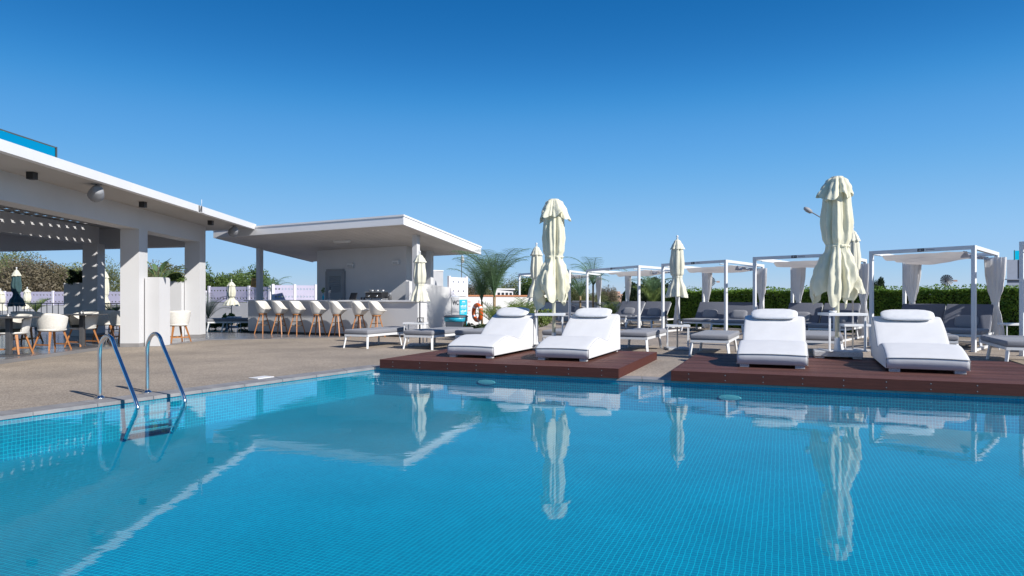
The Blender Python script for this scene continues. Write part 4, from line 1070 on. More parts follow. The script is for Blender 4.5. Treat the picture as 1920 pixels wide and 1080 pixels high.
# items on the counter
CTZ = 1.061
def onctr(px, s=.3): p = along_px(RA + KU * (1.0 + s), -KV, px); return (p.x, p.y, CTZ)
t = thing('beer_tap', 'steel beer tap tower on the bar counter in front of the grey door', 'beer tap', onctr(617), KA)
MB().tube([(0, 0, 0), (0, 0, .22), (.03, -.03, .28), (.10, -.06, .28)], .018, 10).build('tower', M['steel'], t); MB().lathe([(.05, 0), (.05, .015), (.02, .03)], 14).build('base', M['steel'], t)
MB().tube([(.08, -.06, .29), (.09, -.06, .40)], [.008, .014], 8).build('handle', M['black'], t)
MB().tube([(.10, -.06, .27), (.10, -.08, .21)], .009, 8).build('spout', M['steel'], t)
t = thing('flower_vase', 'slim blue bottle vase with a sprig on the bar counter', 'vase', onctr(606), KA)
MB().lathe([(.03, 0), (.032, .11), (.012, .15), (.012, .19)], 12).build('bottle', M['sign_blue'], t); leaf_cloud([((0, 0, .30), (.06, .05, .09))], 90, .022, 3).build('sprig', M['palm_yellow'], t)
t = thing('till_screen', 'black till screen tilted back on the bar counter', 'screen', onctr(661), KA + 12)
q = MB().cbox(-.15, .15, -.012, .012, 0, .20, .004, 1); q.xf(Matrix.Translation((0, 0, .03)) @ Matrix.Rotation(R(-22), 4, 'X')); q.build('screen', M['black'], t); MB().cbox(-.09, .09, -.06, .10, 0, .025, .004, 1).build('base', M['black'], t)
t = thing('coffee_machine', 'black espresso machine at the right end of the bar counter', 'coffee machine', onctr(706), KA)
MB().cbox(-.30, .30, -.15, .17, .05, .23, .012, 2).build('body', M['black'], t); MB().cbox(-.31, .31, -.17, .18, .232, .25, .004, 1).build('cup_rail', M['steel'], t)
for x in (-.15, .15):
    MB().lathe([(.03, .0), (.03, .05)], 12, (x, -.18, .10)).build('group_head', M['steel'], t)
    MB().tube([(x, -.19, .12), (x, -.30, .11)], .010, 8).build('portafilter_handle', M['black'], t)
for x in (-.26, .26):
    for y in (-.10, .12): MB().lathe([(.015, 0), (.015, .05)], 8, (x, y, 0)).build('foot', M['steel'], t)
for x in range(6): MB().lathe([(.025, .251), (.035, .30)], 10, (-.24 + x * .095, 0, 0)).build('cup', M['sign_white' if x % 2 else 'dark_grey'], t)
t = thing('coffee_grinder', 'small dark coffee grinder right of the espresso machine', 'grinder', onctr(731), KA)
MB().lathe([(.055, 0), (.05, .12), (.045, .13)], 14).build('body', M['dark_grey'], t); MB().lathe([(.03, .131), (.05, .2), (.05, .21)], 14).build('hopper', M['speaker'], t)
for k, px in enumerate((678, 683)):
    t = thing('drinking_glass', ('left' if k == 0 else 'right') + ' of two small dark tumblers beside the espresso machine', 'tumbler', onctr(px), 0, 'tumblers on the bar')
    MB().lathe([(.022, 0), (.03, .085), (.026, .085), (.02, .01)], 12).build('wall', M['dark_grey'], t); MB().lathe([(.019, .011), (.024, .05)], 10).build('drink', M['bark'], t)

# bar stools
def make_stool():
    t = thing('bar_stool', 'x', 'bar stool', group='cream shell bar stools along the counter')
    n = 30; rings = []
    # shell: lathe-like bucket, high on -X (back), low lip on +X
    def rim(th): b = min(1, max(0, (.75 - cos(th)) / 1.15)); return .79 + .24 * b * b * (3 - 2 * b)
    for side in (0, 1):
        lv = range(9) if side == 0 else range(8, -1, -1)
        for f in lv:
            u_ = f / 8; ring = []
            for j in range(n):
                th = 2 * pi * j / n; rr = (.13 + .105 * u_ ** .8) - (.014 if side else 0)
                z = .64 + (rim(th) - .64) * u_ ** 1.15 + (.012 if side else 0) * (1 - u_)
                back = (1 - cos(th)) / 2
                ring.append((rr * cos(th) * (1.05 + (.30 * u_ ** 3 if cos(th) > 0 else 0) * max(0, cos(th))), rr * sin(th) * 1.0, z - (.0 if cos(th) < 0 else .02 * u_ * cos(th))))
            rings.append(ring)
    MB().rings(rings, True, True, True, True).build('shell', M['shell'], t)
    MB().lathe([(.11, .60), (.13, .605), (.13, .635), (.10, .64)], 20).build('swivel_plate', M['wood_leg'], t)
    for k in range(4):
        a = k * pi / 2 + pi / 4 - .2
        MB().bar((cos(a) * .09, sin(a) * .09, .60), (cos(a) * .25, sin(a) * .25, 0), .032, .032, w2=.026, h2=.026).build('leg', M['wood_leg'], t)
    for z, r_ in ((.28, .178), (.40, .148)):
        for k in range(4):
            if (z > .3) == (k % 2 == 0): 
                a = k * pi / 2 + pi / 4 - .2; b = a + pi / 2
                MB().bar((cos(a) * r_, sin(a) * r_, z), (cos(b) * r_, sin(b) * r_, z), .014, .022).build('footrest', M['bark'], t)
    return t
stl = make_stool()
pos = ['the left end of the counter', 'second from the left', 'third from the left', 'the middle one', 'third from the right', 'second from the right', 'nearest the bar corner column']
labs = ['leftmost cream bar stool, at the left end of the counter', 'second bar stool from the left end of the counter', 'third bar stool from the left end of the counter', 'middle one of the seven cream bar stools', 'fifth bar stool, first right of the middle, below the till screen', 'sixth bar stool from the left, below the espresso machine', 'rightmost cream bar stool, beside the umbrella at the bar corner']
for i, px in enumerate((493, 524.3, 556.7, 595.6, 631.9, 673.4, 705.8)):
    o = stl if i == 0 else copy_tree(stl)
    p = along_px(cl - KU * .42, KV, px); place(o, (p.x, p.y, FZ if inside(p.x, p.y) else 0), 8 + random.Random(i).uniform(-10, 10), labs[i])

# ------------------------------------------------------------------ walls, fence, signs right of the kiosk
wallp = thing('garden_wall', 'sunlit white wall running back from the bar kiosk to the WC panel', 'wall')
w0 = Vector((-3.1, 20.6, 0)); w1 = atd(878, 23.4)
q = MB(); dw = (w1 - w0).normalized(); nw = Vector((-dw.y, dw.x, 0))
q.prism([(w0.x, w0.y), (w1.x, w1.y), (w1.x + nw.x * .15, w1.y + nw.y * .15), (w0.x + nw.x * .15, w0.y + nw.y * .15)], 0, 1.17); q.build('wall_face', M['plaster'], wallp)
w2 = along_px(w0, dw, 846)
q = MB().prism([(w0.x, w0.y), (w2.x, w2.y), (w2.x + nw.x * .14, w2.y + nw.y * .14), (w0.x + nw.x * .14, w0.y + nw.y * .14)], 1.1702, lambda x, y: zat(527, w0.y) - .08 * ((Vector((x, y, 0)) - w0).length)); q.build('upper_wall', M['plaster'], wallp)
bx = thing('roof_tank_box', 'grey box wall rising behind the white wall right of the kiosk', 'wall')
a = atd(811, 24.5); b = atd(831, 25.0); MB().prism([(a.x, a.y), (b.x, b.y), (b.x - .2, b.y + 1), (a.x - .2, a.y + 1)], 0, zat(508, 24.5)).build('block', M['lowwall'], bx)
MB().prism([(a.x - .02, a.y - .02), (b.x + .02, b.y - .02), (b.x - .18, b.y + 1.02), (a.x - .22, a.y + 1.02)], zat(508, 24.5) + .001, zat(508, 24.5) + .04).build('cap', M['fascia'], bx)

def fence_panel_mesh(w, h, cols, m, name='panel'):
    """panel in XZ plane, two rows of bird-shaped cut-outs"""
    mb = MB(); sq = [(-.5, -.5), (0, -.5), (.5, -.5), (.5, 0), (.5, .5), (0, .5), (-.5, .5), (-.5, 0)]
    hole = [(-.055, -.008), (-.02, -.022), (.035, -.03), (.03, -.004), (.055, .014), (.01, .02), (-.005, .04), (-.03, .014)]
    rows = 2
    cw, chh = w / cols, h / rows
    for i in range(cols):
        for j in range(rows):
            cx, cz = (i + .5) * cw, (j + .5) * chh
            sc = min(1, cw / .17)
            hs_ = sorted([(x * sc * (1 if i % 2 else -1), y * 1.25) for x, y in hole], key=lambda q: math.atan2(q[1], q[0]))
            k = min(range(8), key=lambda q: abs(math.atan2(hs_[q][1], hs_[q][0]) + 3 * pi / 4)); hs_ = hs_[k:] + hs_[:k]
            for y in (0, .03):
                vs = [(cx + a * cw, y, cz + b * chh) for a, b in sq] + [(cx + a, y, cz + b) for a, b in hs_]
                fs_q = [(q, (q + 1) % 8, 8 + (q + 1) % 8, 8 + q) for q in range(8)]
                mb.add(vs, fs_q if y == 0 else [f[::-1] for f in fs_q])
            vs = [(cx + a, 0, cz + b) for a, b in hs_] + [(cx + a, .03, cz + b) for a, b in hs_]
            mb.add(vs, [(q, (q + 1) % 8, 8 + (q + 1) % 8, 8 + q) for q in range(8)])
    mb.add([(0, 0, h), (w, 0, h), (w, .03, h), (0, .03, h)], [(0, 1, 2, 3)])
    return mb.mesh(name, M[m])
def fence(a, b, ztop, h, n, label, cols, m='blue_lilac', lean=0):
    d = b - a; L = d.length; d.normalize(); az = math.degrees(math.atan2(d.y, d.x)); pw = L / n
    t = thing('panel_fence', label, 'fence', (a.x, a.y, 0)); t.rotation_euler = (0, 0, R(az))
    pm = fence_panel_mesh(pw - .10, h, cols, m); post = MB().cbox(-.05, .05, -.03, .05, 0, h + .06, .004, 1).mesh('post', M['white_panel'])
    for k in range(n):
        link('panel', pm, t, (k * pw + .05, 0, ztop - h)); 
    for k in range(n + 1): link('post', post, t, (k * pw, 0, ztop - h - .02))
    MB().box(-.1, L + .1, -.06, .10, 0, ztop - h - .021).build('base_wall', M['lowwall'], t)
    return t
fence(atd(512, 26.5), atd(592, 27.5), zat(534.5, 26.5), .60, 2, 'lilac perforated fence panels between the kiosk post and the bar room', 6)
fence(atd(392, 30), atd(505, 29.0), zat(538, 30), .66, 3, 'lilac perforated fence left of the kiosk roof post, behind a closed umbrella', 6)
fence(atd(-80, 33), atd(385, 31.0), zat(547, 32), .62, 5, 'long lilac perforated fence seen behind the pavilion', 14)
pa_ = along_px(w0, dw, 844); pb_ = along_px(w0, dw, 876)
d = (pb_ - pa_); L = d.length
t = thing('panel_fence', 'white perforated fence panel above the WC panel', 'fence', (pa_.x, pa_.y, 1.1705)); t.rotation_euler = (0, 0, math.atan2(d.y, d.x))
link('panel', fence_panel_mesh(L - .1, .62, 3, 'white_panel'), t, (.06, .02, .02))
for x in (0, L): MB().cbox(x - .05, x + .05, 0, .08, 0, .68, .004, 1).build('post', M['white_panel'], t)
# WC panel, blue notice, bin
wa = along_px(w0, dw, 845.5); azw = math.atan2(dw.y, dw.x)
def onw(px, off=.0): p = along_px(w0, dw, px) - nw * off; return p
p0, p1 = onw(845.5), onw(859); Lw = (p1 - p0).length
t = thing('wc_panel', 'grey panel with the letters WC on the white wall', 'sign', (p0.x, p0.y, .35)); t.rotation_euler = (0, 0, azw)
MB().cbox(0, Lw, -.04, -.002, 0, zat(557, 22.6) - .36, .003, 1).build('board', M['sign_grey'], t)
tx = bpy.data.curves.new('lettering', 'FONT'); tx.body = 'WC'; tx.size = Lw * .50; tx.extrude = .003; tx.align_x = 'CENTER'; tx.align_y = 'CENTER'; tx.offset = .006
tx.materials.append(M['sign_dark']); tmp = bpy.data.objects.new('lettering', tx); C.objects.link(tmp); bpy.context.view_layer.update()
wm_ = bpy.data.meshes.new_from_object(tmp.evaluated_get(bpy.context.evaluated_depsgraph_get())); bpy.data.objects.remove(tmp); bpy.data.curves.remove(tx)
to = link('lettering', wm_, t)
to.location = (Lw / 2, -.045, zat(568, 22.6) - .35); to.rotation_euler = (pi / 2, 0, 0)
p0, p1 = onw(861), onw(874); Lw = (p1 - p0).length; hb = zat(562, 22.8) - .15
t = thing('pool_rules_sign', 'bright blue notice board with white lines of text and symbols', 'sign', (p0.x, p0.y, .15)); t.rotation_euler = (0, 0, azw)
MB().cbox(0, Lw, -.035, -.002, 0, hb, .003, 1).build('board', M['sign_blue'], t)
mk = MB(); rn = random.Random(2)
mk.box(Lw * .28, Lw * .72, -.0385, -.0352, hb - .075, hb - .045)
mk.box(Lw * .2, Lw * .8, -.0385, -.0352, hb - .115, hb - .105)
for row in range(3):
    z = hb - .24 - row * .17
    for k in range(4):
        x = Lw * (.1 + .21 * k); mk.lathe([(.0, 0)] * 1 + [(.02, 0)], 4) if False else mk.box(x, x + Lw * .13, -.0385, -.0352, z, z + .045 + .02 * (k % 2))
    for k in range(2): mk.box(Lw * .1, Lw * rn.uniform(.6, .9), -.0385, -.0352, z - .03 - k * .022, z - .022 - k * .022)
mk.build('print', M['sign_white'], t)
t = thing('red_notice', 'white notice with rows of red symbols right of the blue sign', 'sign', (onw(875).x, onw(875).y, .6)); t.rotation_euler = (0, 0, azw)
MB().cbox(0.02, .20, -.03, -.002, 0, .48, .003, 1).build('board', M['sign_white'], t)
mk = MB()
for r_ in range(3):
    for c_ in range(2):
        x = .05 + c_ * .08; z = .36 - r_ * .15
        mk.box(x, x + .05, -.034, -.0302, z, z + .01); mk.box(x, x + .05, -.034, -.0302, z + .04, z + .05); mk.box(x, x + .01, -.034, -.0302, z + .0101, z + .0399); mk.box(x + .04, x + .05, -.034, -.0302, z + .0101, z + .0399)
mk.build('symbols', M['red'], t)
pbn = atd(855, 19.6)
t = thing('waste_bin', 'grey waste bin with a blue bag under its lid', 'bin', (pbn.x, pbn.y, 0), 14)
MB().rings([[(x * k, y * k * .8, z) for x, y in ((-.26, -.26), (.26, -.26), (.26, .26), (-.26, .26))] for k, z in ((.86, 0), (1, .52))], False, True, True, True).build('body', M['bin'], t)
MB().rings([[(x * k, y * k * .8, z) for x, y in ((-.27, -.27), (.27, -.27), (.27, .27), (-.27, .27))] for k, z in ((.975, .45), (1.02, .465), (1.03, .56), (.98, .575))], True, True, False, True).build('bag', M['bag'], t)
MB().rings([[(x * k, y * k * .8, z) for x, y in ((-.29, -.29), (.29, -.29), (.29, .29), (-.29, .29))] for k, z in ((1, .576), (1.02, .60), (.85, .63), (.5, .64))], True, True, True, True).build('lid', M['bin'], t)
# low wall with terracotta cap behind the palms, small white house wall
t = thing('boundary_wall', 'white garden wall with a terracotta cap behind the palms', 'wall')
a, b = atd(872, 26.0), atd(1010, 29.5); d = (b - a).normalized(); n2 = Vector((-d.y, d.x, 0))
MB().prism([(a.x, a.y), (b.x, b.y), (b.x + n2.x * .2, b.y + n2.y * .2), (a.x + n2.x * .2, a.y + n2.y * .2)], 0, zat(556, 26)).build('wall_face', M['plaster'], t)
MB().prism([(a.x - d.x * .05 - n2.x * .05, a.y - n2.y * .05), (b.x - n2.x * .05, b.y - n2.y * .05), (b.x + n2.x * .25, b.y + n2.y * .25), (a.x + n2.x * .25, a.y + n2.y * .25)], zat(556, 26) + .001, zat(553, 26)).build('cap_tiles', M['terracotta'], t)
t = thing('white_house', 'small white house wall with little windows behind the palms', 'house')
a, b = atd(928, 34.5), atd(962, 35.5); d = (b - a).normalized()
hz_ = zat(543, 34.5)
MB().prism([(a.x, a.y), (b.x, b.y), (b.x, b.y + 3), (a.x, a.y + 3)], 0, hz_).build('walls', M['plaster'], t)
MB().prism([(a.x - .1, a.y - .1), (b.x + .1, b.y - .1), (b.x + .1, b.y + 3.1), (a.x - .1, a.y + 3.1)], hz_ + .001, hz_ + .06).build('roof_edge', M['fascia'], t)
for k in range(4):
    for r_ in range(2):
        p = a.lerp(b, .15 + k * .22); MB().box(p.x, p.x + .12, p.y - .03, p.y + .0, hz_ - .35 - r_ * .45, hz_ - .15 - r_ * .45).build('window', M['window'], t)
t = thing('retaining_wall', 'long low grey wall behind the far cabanas', 'wall')
a, b = atd(1015, 34.0), atd(1248, 30.0); d = (b - a).normalized(); zt2 = zat(568.5, 32)
MB().prism([(a.x, a.y), (b.x, b.y), (b.x, b.y + .25), (a.x, a.y + .25)], 0, zt2).build('wall_face', M['lowwall'], t)
MB().prism([(a.x, a.y - .04), (b.x, b.y - .04), (b.x, b.y + .29), (a.x, a.y + .29)], zt2 + .001, zt2 + .05).build('coping', M['coping'], t)

# life ring holder
p = atd(898, 19.4); zc = zat(586, 19.4)
t = thing('life_ring', 'orange life ring on its post between the palms', 'life ring', (p.x, p.y, 0), 58)
ring = []
for i in range(37):
    a_ = 2 * pi * i / 36; ring.append((.215 * cos(a_), -.05, zc + .215 * sin(a_)))
MB().tube(ring, .06, 12, False).build('ring', M['orange'], t)
MB().box(-.025, .025, -.0, .05, 0, zc + .35).build('post', M['metal_white'], t)
for k in range(4):
    a_ = k * pi / 2 + .6; c_ = Vector((.215 * cos(a_), -.05, zc + .215 * sin(a_))); tn = Vector((-sin(a_), 0, cos(a_)))
    MB().tube([c_ - tn * .03, c_ + tn * .03], .064, 12, False).build('band', M['sign_white'], t)

# ------------------------------------------------------------------ plants
gp = 'palms in the flower bed beside the bar'
palm((atd(903, 20.6)).to_tuple(), 1.02, 14, FR_BIG, 1, 'left palm of the pair, feathery fronds above the orange life ring', sc=.95, spread=.36, group=gp)
palm((atd(927, 20.2)).to_tuple(), 1.15, 18, FR_BIG, 2, 'right palm of the pair, taller and wider than its neighbour', sc=1.08, spread=.55, group=gp)
palm((atd(929, 18.2)).to_tuple(), .35, 12, FR_YEL, 3, 'young yellow green palm in front of the white wall', sc=.75, spread=.7, tr=.03, group='young palms')
palm((atd(1088, 30)).to_tuple(), 1.2, 11, FR_DRY, 4, 'sparse palm left behind the farthest cabana', sc=1.25, spread=.8, group='sparse palms behind the cabanas')
palm((atd(1112, 32)).to_tuple(), 1.7, 9, FR_DRY, 5, 'sparse tall palm behind the farthest cabana, reaching highest', sc=1.3, spread=.7, group='sparse palms behind the cabanas')
palm((atd(1224, 29)).to_tuple(), 1.3, 12, FR_DRY, 6, 'sparse palm with a reddish stake behind the middle cabana', sc=1.05, spread=.8, group='sparse palms behind the cabanas')
palm((atd(1222, 28.6)).to_tuple(), .8, 8, FR_YEL, 7, 'yellow green young palm between the second and middle cabana', sc=1.1, spread=.6, group='young palms')
palm((atd(1145, 29.5)).to_tuple(), .25, 12, FR_YEL, 8, 'low bushy young palm in front of the long grey wall', sc=.9, spread=.9, group='young palms')
palm((atd(975, 20.5)).to_tuple(), .25, 9, FR_YEL, 9, 'yellow green young palm at the left post of the farthest cabana', sc=1.0, spread=.6, group='young palms')
palm((atd(990, 22)).to_tuple(), .3, 8, FR_YEL, 10, 'young palm with a thin stem behind the tall left umbrella', sc=.95, spread=.8, group='young palms')
palm((atd(390, 24.5)).to_tuple(), .35, 9, FR_BIG, 12, 'small palm right of the far pillar, fronds over the back pool', sc=.75, spread=1.1, group='young palms')
palm((atd(211, 23.5)).to_tuple(), .45, 11, FR_YEL, 13, 'young palm seen left of the nearest pillar, behind the railing', sc=.62, spread=.7, group='young palms')
palm((atd(68, 25)).to_tuple(), .6, 8, FR_YEL, 14, 'young palm behind the railing right of the dark umbrella', sc=.7, spread=.9, group='young palms')
palm((atd(512, 29)).to_tuple(), 1.35, 9, FR_DRY, 15, 'bare dry palm just right of the kiosk roof post', sc=.8, spread=1.0, group='sparse palms behind the cabanas')
shrub((atd(895, 18.9)).to_tuple(), (.62, .4, .34), 2600, .035, 'bushy', 21, 'grey green bush below the orange life ring')
shrub((atd(922, 19.2)).to_tuple(), (.4, .35, .22), 1200, .035, 'bushy', 22, 'low bush right of the life ring')
shrub((atd(965, 21.5)).to_tuple(), (.5, .45, .52), 1700, .05, 'darkgreen', 23, 'dark broad leaved shrub right of the palms')
shrub((atd(990, 23.5)).to_tuple(), (.9, .6, .75), 2400, .06, 'palm_yellow', 24, 'yellowish shrub behind the left post of the farthest cabana')
shrub((atd(427, 25.5)).to_tuple(), (.28, .25, .5), 900, .05, 'palm_yellow', 25, 'pale potted shrub in front of the lilac fence')
shrub((atd(458, 25.0)).to_tuple(), (.3, .3, .3), 700, .04, 'green', 26, 'small green shrub left of the bar counter')
shrub((atd(405, 24.5)).to_tuple(), (.5, .3, .22), 900, .04, 'green', 27, 'low green shrub at the edge of the back pool')
t = thing('agave', 'dark spiky agave right of the palms', 'plant', atd(945, 18.6).to_tuple()); rnd = random.Random(9); 
for k in range(22):
    m = MB(); strap_leaf(m, (0, 0, .25), k * 2.4, rnd.uniform(.3, 1.3), rnd.uniform(.35, .5), .06, .4, 6, .6); m.build('leaf', M['darkgreen'], t)
MB().tube([(0, 0, 0), (0, 0, .28)], .06, 8).build('stem', M['bark'], t)
# hedge
def hedge(a, b, h, th, label, n):
    d = (b - a); L = d.length; ang = math.atan2(d.y, d.x); t = thing('clipped_hedge', label, 'hedge', (a.x, a.y, 0)); t.rotation_euler = (0, 0, ang)
    MB().box(.1, L - .1, .12, th - .12, 0, h - .14).build('dark_core', M['hedge_in'], t)  # solid dark box filling the hedge behind the leaves
    rnd = random.Random(77); vs = []; fs = []
    for i in range(n):
        x = rnd.uniform(0, L); r_ = rnd.random(); bulge = .06 * noise.noise(Vector((x * .9, 0, 3))) 
        if r_ < .52:
            z = rnd.uniform(0.02, 1) * h; y = .02 + rnd.uniform(0, .12) + .06 * noise.noise(Vector((x * 1.6, z * 2, 0)))
        elif r_ < .97:
            y = rnd.uniform(0, th); z = h - rnd.uniform(0, .12) + bulge + .11 * noise.noise(Vector((x * 1.8, y * 2, 5)))
        else:
            y = rnd.uniform(0, th); z = h + rnd.uniform(0, .13) * (1 + noise.noise(Vector((x * 1.3, 0, 9)))) + bulge
        nn = Vector((rnd.gauss(0, 1), rnd.gauss(0, 1), rnd.gauss(.3, 1))).normalized(); b_ = nn.cross(Vector((rnd.gauss(0, 1), rnd.gauss(0, 1), rnd.gauss(0, 1)))).normalized()
        s = rnd.uniform(.022, .045); p = Vector((x, y, z)); o = len(vs)
        vs += [p - nn * s, p + b_ * s * .6, p + nn * s, p - b_ * s * .6]; fs.append((o, o + 1, o + 2, o + 3))
    MB().add(vs, fs).build('foliage', M['hedge'], t)
ha = atd(1246, 27.5); hb_ = Vector((16.5, 16.0, 0))
hm = Vector((13.6, 18.2, 0))
hedge(ha, hb_, 1.37, 1.0, 'long clipped green hedge behind the cabanas', 90000)

# background trees left and centre
TREES = {}
def bgtree(px, dd, top, rx, m, seed, label, key=None, leaf=.06, n=15000, group='trees and tall shrubs beyond the fence'):
    H = zat(top, dd); p = atd(px, dd)
    if key and key in TREES:
        o, h0, r0 = TREES[key]; c = copy_tree(o); place(c, (p.x, p.y, -.02), seed * 77, label, (rx / r0, rx / r0, H / h0)); return
    t = shrub((p.x, p.y, -.02), (rx, rx * .8, H * .93), n, leaf, m, seed, label, 'tree', 'tree', 7, 34, group, low=.10, trunk=True)
    if key: TREES[key] = (t, H, rx)
bg_l = [(-40, 44, 486, 4.0, 'dry', 1, 'olive brown tree cut by the left frame edge', 'A'), (22, 46, 476, 3.2, 'dry', 2, 'tallest olive brown tree at the left, brown tip above the dark umbrella', 'B'),
        (68, 42, 490, 2.6, 'dry2', 3, 'brownish tree right of the dark umbrella', 'C'), (108, 44, 497, 2.4, 'dry', 4, 'olive tree left of the spotted pillar', None),
        (150, 45, 505, 2.2, 'dry2', 5, 'low brownish tree behind the spotted pillar', 'C'), (212, 43, 494, 2.2, 'dry', 6, 'olive tree between the spotted pillar and the nearest pillar', 'A'),
        (290, 46, 500, 2.8, 'dry2', 7, 'brownish tree behind the sunny planter box', 'C'), (328, 44, 505, 2.2, 'dry', 8, 'olive tree behind the round bush planter', 'B'),
        (402, 42, 503, 1.7, 'green', 9, 'green tree just right of the far pillar', 'D'), (440, 45, 512, 1.9, 'dry', 10, 'olive tree above the pale umbrella by the bar', 'A'),
        (468, 40, 507, 1.5, 'green', 11, 'bright green tree left of the kiosk roof post', 'E'), (500, 42, 527, 1.3, 'green', 12, 'low green tree right of the kiosk roof post', 'D')]
for a in bg_l: bgtree(*a[:7], key=a[7])
bg_r = [(885, 48, 533, 1.8, 'dry2', 31, 'brown tree left of the palm pair', 'C'), (960, 46, 520, 2.6, 'dry', 32, 'olive tree right behind the palm pair', 'A'), (1020, 44, 515, 2.0, 'green', 33, 'green tree behind the tall left umbrella', 'E'),
        (1062, 45, 530, 2.0, 'dry', 34, 'olive tree behind the farthest cabana, left', 'B'), (1100, 44, 535, 1.5, 'dry', 35, 'olive tree behind the farthest cabana, right', 'A'), (1138, 50, 541, 1.2, 'dry2', 36, 'low brown tree left of the pink building', 'C'),
        (1192, 42, 536, 1.3, 'darkgreen', 37, 'dark green tree right of the pink building', 'F'), (1225, 43, 528, 1.7, 'darkgreen', 38, 'dark tree behind the gap before the hedge', 'F'), (1250, 40, 532, 1.0, 'green', 39, 'green tree at the left end of the hedge', 'D'),
        (1648, 60, 527, .9, 'darkgreen', 40, 'small round tree top above the hedge left of the widest cabana', 'F')]
for a in bg_r: bgtree(*a[:7], key=a[7])
# pink building, pylon, right building, windmills, street lamp, flag pole, yellow sign
pk = thing('pink_building', 'distant pink flat roofed building between cabana curtains', 'building')
a = atd(1128, 120); b = atd(1162, 120)
for nm, x0p, x1p, tp, d0 in (('wing', 1122, 1152, 548, 121), ('main_block', 1146, 1163, 546.5, 119), ('wing', 1152, 1172, 551, 116)):
    p0, p1 = atd(x0p, d0), atd(x1p, d0); q = MB().prism([(p0.x, d0), (p1.x, d0), (p1.x * (d0 + 8) / d0, d0 + 8), (p0.x * (d0 + 8) / d0, d0 + 8)], -.02, zat(tp, d0)).build(nm, M['pink'], pk)
    for k in range(2):
        wx = p0.x + (p1.x - p0.x) * (.35 + .35 * k); MB().box(wx, wx + .35, d0 - .05, d0 - .002, zat(tp + 6.5, d0), zat(tp + 3.5, d0)).build('window', M['window'], q)
py_ = thing('pylon', 'thin distant lattice mast beside the pink building', 'mast', atd(1141, 130).to_tuple())
z = zat(533, 130); MB().bar((-.18, 0, 0), (-.05, 0, z), .07, .07).build('leg', M['dark_grey'], py_); MB().bar((.18, 0, 0), (.05, 0, z), .07, .07).build('leg', M['dark_grey'], py_)
for k in range(5): MB().bar((-.14, 0, 1 + k * .55), (.14, 0, 1.4 + k * .55), .04, .04).build('brace', M['dark_grey'], py_)
MB().bar((-.35, 0, z - .3), (.35, 0, z - .3), .06, .06).build('cross_arm', M['dark_grey'], py_)
rb_ = thing('blue_grey_building', 'blue grey building with a glass parapet at the right frame edge', 'building')
p0, p1 = atd(1888, 48), atd(2030, 48); zr = zat(487, 48)
w_ = MB().prism([(p0.x, 48), (p1.x, 48), (p1.x * 56 / 48, 56), (p0.x * 56 / 48 + .3, 56)], 0, zr).build('walls', M['bldg'], rb_)
MB().box(p0.x + .5, p1.x, 48.0, 48.05, zr + .001, zat(470, 48)).build('glass_parapet', M['glass'], rb_)
for k in range(5): MB().box(p0.x + .5 + k * 1.1, p0.x + .54 + k * 1.1, 47.96, 47.998, zr + .001, zat(469, 48)).build('parapet_post', M['dark_grey'], rb_)
MB().box(p0.x - .15, p1.x, 47.8, 47.99, zat(523, 48) - .06, zat(523, 48)).build('balcony_slab', M['bldg'], rb_)
MB().box(p0.x + .8, p0.x + .86, 47.95, 47.999, zat(522, 48), zr).build('joint', M['dark_grey'], rb_)
def windmill(px, py, dd, r_, label):
    p = atd(px, dd); zc = zat(py, dd); t = thing('wind_pump', label, 'windmill', (p.x, p.y, 0), 12, 'wind pumps above the hedge')
    bl_ = MB().add([(.12 * r_, 0, -.03 * r_), (r_, -.05 * r_, -.13 * r_), (r_, .05 * r_, .13 * r_), (.12 * r_, 0, .03 * r_)], [(0, 1, 2, 3)])
    me_ = bl_.mesh('blade', M['dark_grey'])
    for k in range(18):
        o = link('blade', me_, t, (0, 0, zc)); o.rotation_euler = (0, k * 2 * pi / 18, 0)
    q = MB().lathe([(.10 * r_, -.08), (.10 * r_, .08)], 12); q.xf(Matrix.Translation((0, 0, zc)) @ Matrix.Rotation(pi / 2, 4, 'X')); q.build('hub', M['dark_grey'], t)
    rr = [(.62 * r_ * cos(2 * pi * j / 24), .01, zc + .62 * r_ * sin(2 * pi * j / 24)) for j in range(25)]
    MB().tube(rr, .012 * r_, 4, False).build('rim', M['dark_grey'], t)
    MB().bar((0, .05, zc), (1.3 * r_, .3, zc), .03, .03).build('tail_boom', M['dark_grey'], t)
    MB().box(1.25 * r_, 1.85 * r_, .29, .31, zc - .18 * r_, zc + .12 * r_).build('tail_vane', M['pink'], t)
    for sx in (-1, 1): MB().bar((sx * .5, .1, 0), (sx * .06, .1, zc - .05), .05, .05).build('tower_leg', M['dark_grey'], t)
    for k in range(4): MB().bar((-.45 + k * .1, .1, .6 + k * .7), (.45 - k * .1, .1, .6 + k * .7), .03, .03).build('brace', M['dark_grey'], t)
windmill(1775, 526, 60, .52, 'wind pump wheel showing above the hedge through the widest cabana')
windmill(1331, 528, 62, .48, 'wind pump wheel half hidden by the curtain of the middle cabana')
pL = atd(1567, 25); zl = zat(400, 25)
t = thing('street_lamp', 'street lamp arm sticking out left of the tallest umbrella', 'street lamp', (pL.x, pL.y, 0))
MB().tube([(0, 0, 0), (0, 0, zl - .45)], [.06, .045], 10).build('pole', M['metal_white'], t)
MB().tube([(0, 0, zl - .46), (-.15, 0, zl - .38), (-.95, 0, zl + .08)], .022, 8).build('arm', M['speaker'], t)
q = MB().lathe([(.01, -.2), (.075, -.12), (.09, .02), (.06, .14), (.02, .17)], 14); q.xf(Matrix.Translation((-1.02, 0, zl + .12)) @ Matrix.Rotation(R(-58), 4, 'Y')); q.build('head', M['speaker'], t)
pF = atd(865.5, 23.8); zf = zat(479, 23.8)
t = thing('flag_pole', 'thin pole with a furled white flag above the white fence panel', 'flag pole', (pF.x, pF.y, 0))
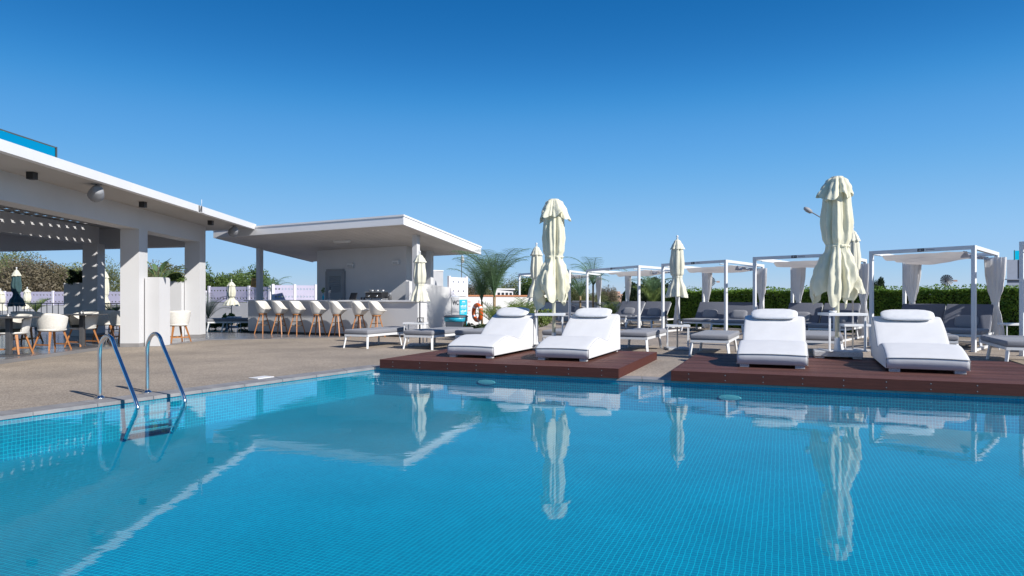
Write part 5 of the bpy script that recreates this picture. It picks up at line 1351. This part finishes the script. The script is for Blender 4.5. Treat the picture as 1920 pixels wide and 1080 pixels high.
MB().tube([(0, 0, 0), (0, 0, zf)], .014, 6).build('pole', M['dark_grey'], t)
q = [(zf, .015), (zf - .08, .05), (zf - .22, .065), (zf - .27, .02)]
MB().rings([[(.03 + r_ * cos(2 * pi * j / 10), r_ * .6 * sin(2 * pi * j / 10), z) for j in range(10)] for z, r_ in q]).build('flag', M['curtain'], t)
pY = atd(477, 24.0); zy = zat(530, 24.0)
t = thing('yellow_sign', 'small tilted yellow sign with dark lines on a white post left of the kiosk column', 'sign', (pY.x, pY.y, 0), -15)
q = MB().cbox(-.11, .11, -.012, .012, -.16, .16, .003, 1); q.xf(Matrix.Translation((0, 0, zy)) @ Matrix.Rotation(R(7), 4, 'Y')); bo = q.build('board', M['sign_yellow'], t)
mk = MB()
for k in range(6): mk.box(-.08, .07 - .02 * (k % 3), -.016, -.0125, .11 - k * .045, .125 - k * .045)
mk.xf(Matrix.Translation((0, 0, zy)) @ Matrix.Rotation(R(7), 4, 'Y')); mk.build('print', M['sign_dark'], t)
MB().tube([(.02, .02, 0), (.02, .02, zy - .1)], .02, 8).build('post', M['metal_white'], t)

# back pool, its loungers and far umbrellas
pl_ = MB().add([(-13.5, 22.6, .012), (-8.2, 21.9, .012), (-7.6, 25.0, .012), (-13.5, 25.4, .012)], [(0, 1, 2, 3)])
bpm = mat('back_pool_surface', (.02, .06, .10), .06, var=.3, vscale=3, bump=.15, bscale=5)
struct('back_pool_water', pl_, bpm)
gg = make_lounger(name_group='dark loungers by the back pool')
for k, (px, dd, az, lab) in enumerate(((392, 23.4, 70, 'pale lounger at the back pool, just right of the far pillar'), (425, 23.6, 78, 'dark blue lounger at the back pool left of the counter'), (205, 22.6, 75, 'lounger behind the pavilion railing left of the nearest pillar'))):
    o = gg if k == 0 else copy_tree(gg); p = atd(px, dd); place(o, (p.x, p.y, .014), az, lab)
c_table((atd(439, 24.6)).to_tuple(), 5, 'small white table by the back pool below the pale umbrella', w=.42, h=.45, dep=.3, base=False, r=.01)
fu = 'closed umbrellas beyond the pavilion'
small_umbrella(atd(31, 24.5).to_tuple(), zat(501, 24.5), 41, 'closed umbrella in a dark teal cover with a white top, behind the pavilion', 'teal_cloth', 'cream_small', group=fu, skirt=1.15, low=.37)
small_umbrella(atd(51, 30).to_tuple(), zat(538, 30), 42, 'small closed white umbrella right of the dark covered one', group=fu, low=.40)
small_umbrella(atd(1, 28).to_tuple(), zat(541, 28), 43, 'closed white umbrella cut by the left frame edge', group=fu, low=.40)
small_umbrella(atd(434, 26.0).to_tuple(), zat(524, 26.0), 44, 'closed pale umbrella in front of the lilac fence left of the bar', group=fu, skirt=1.3, low=.45)
small_umbrella(atd(196.5, 26.5).to_tuple(), zat(504, 26.5), 45, 'closed umbrella peeping out right of the spotted pillar', group=fu, low=.3)
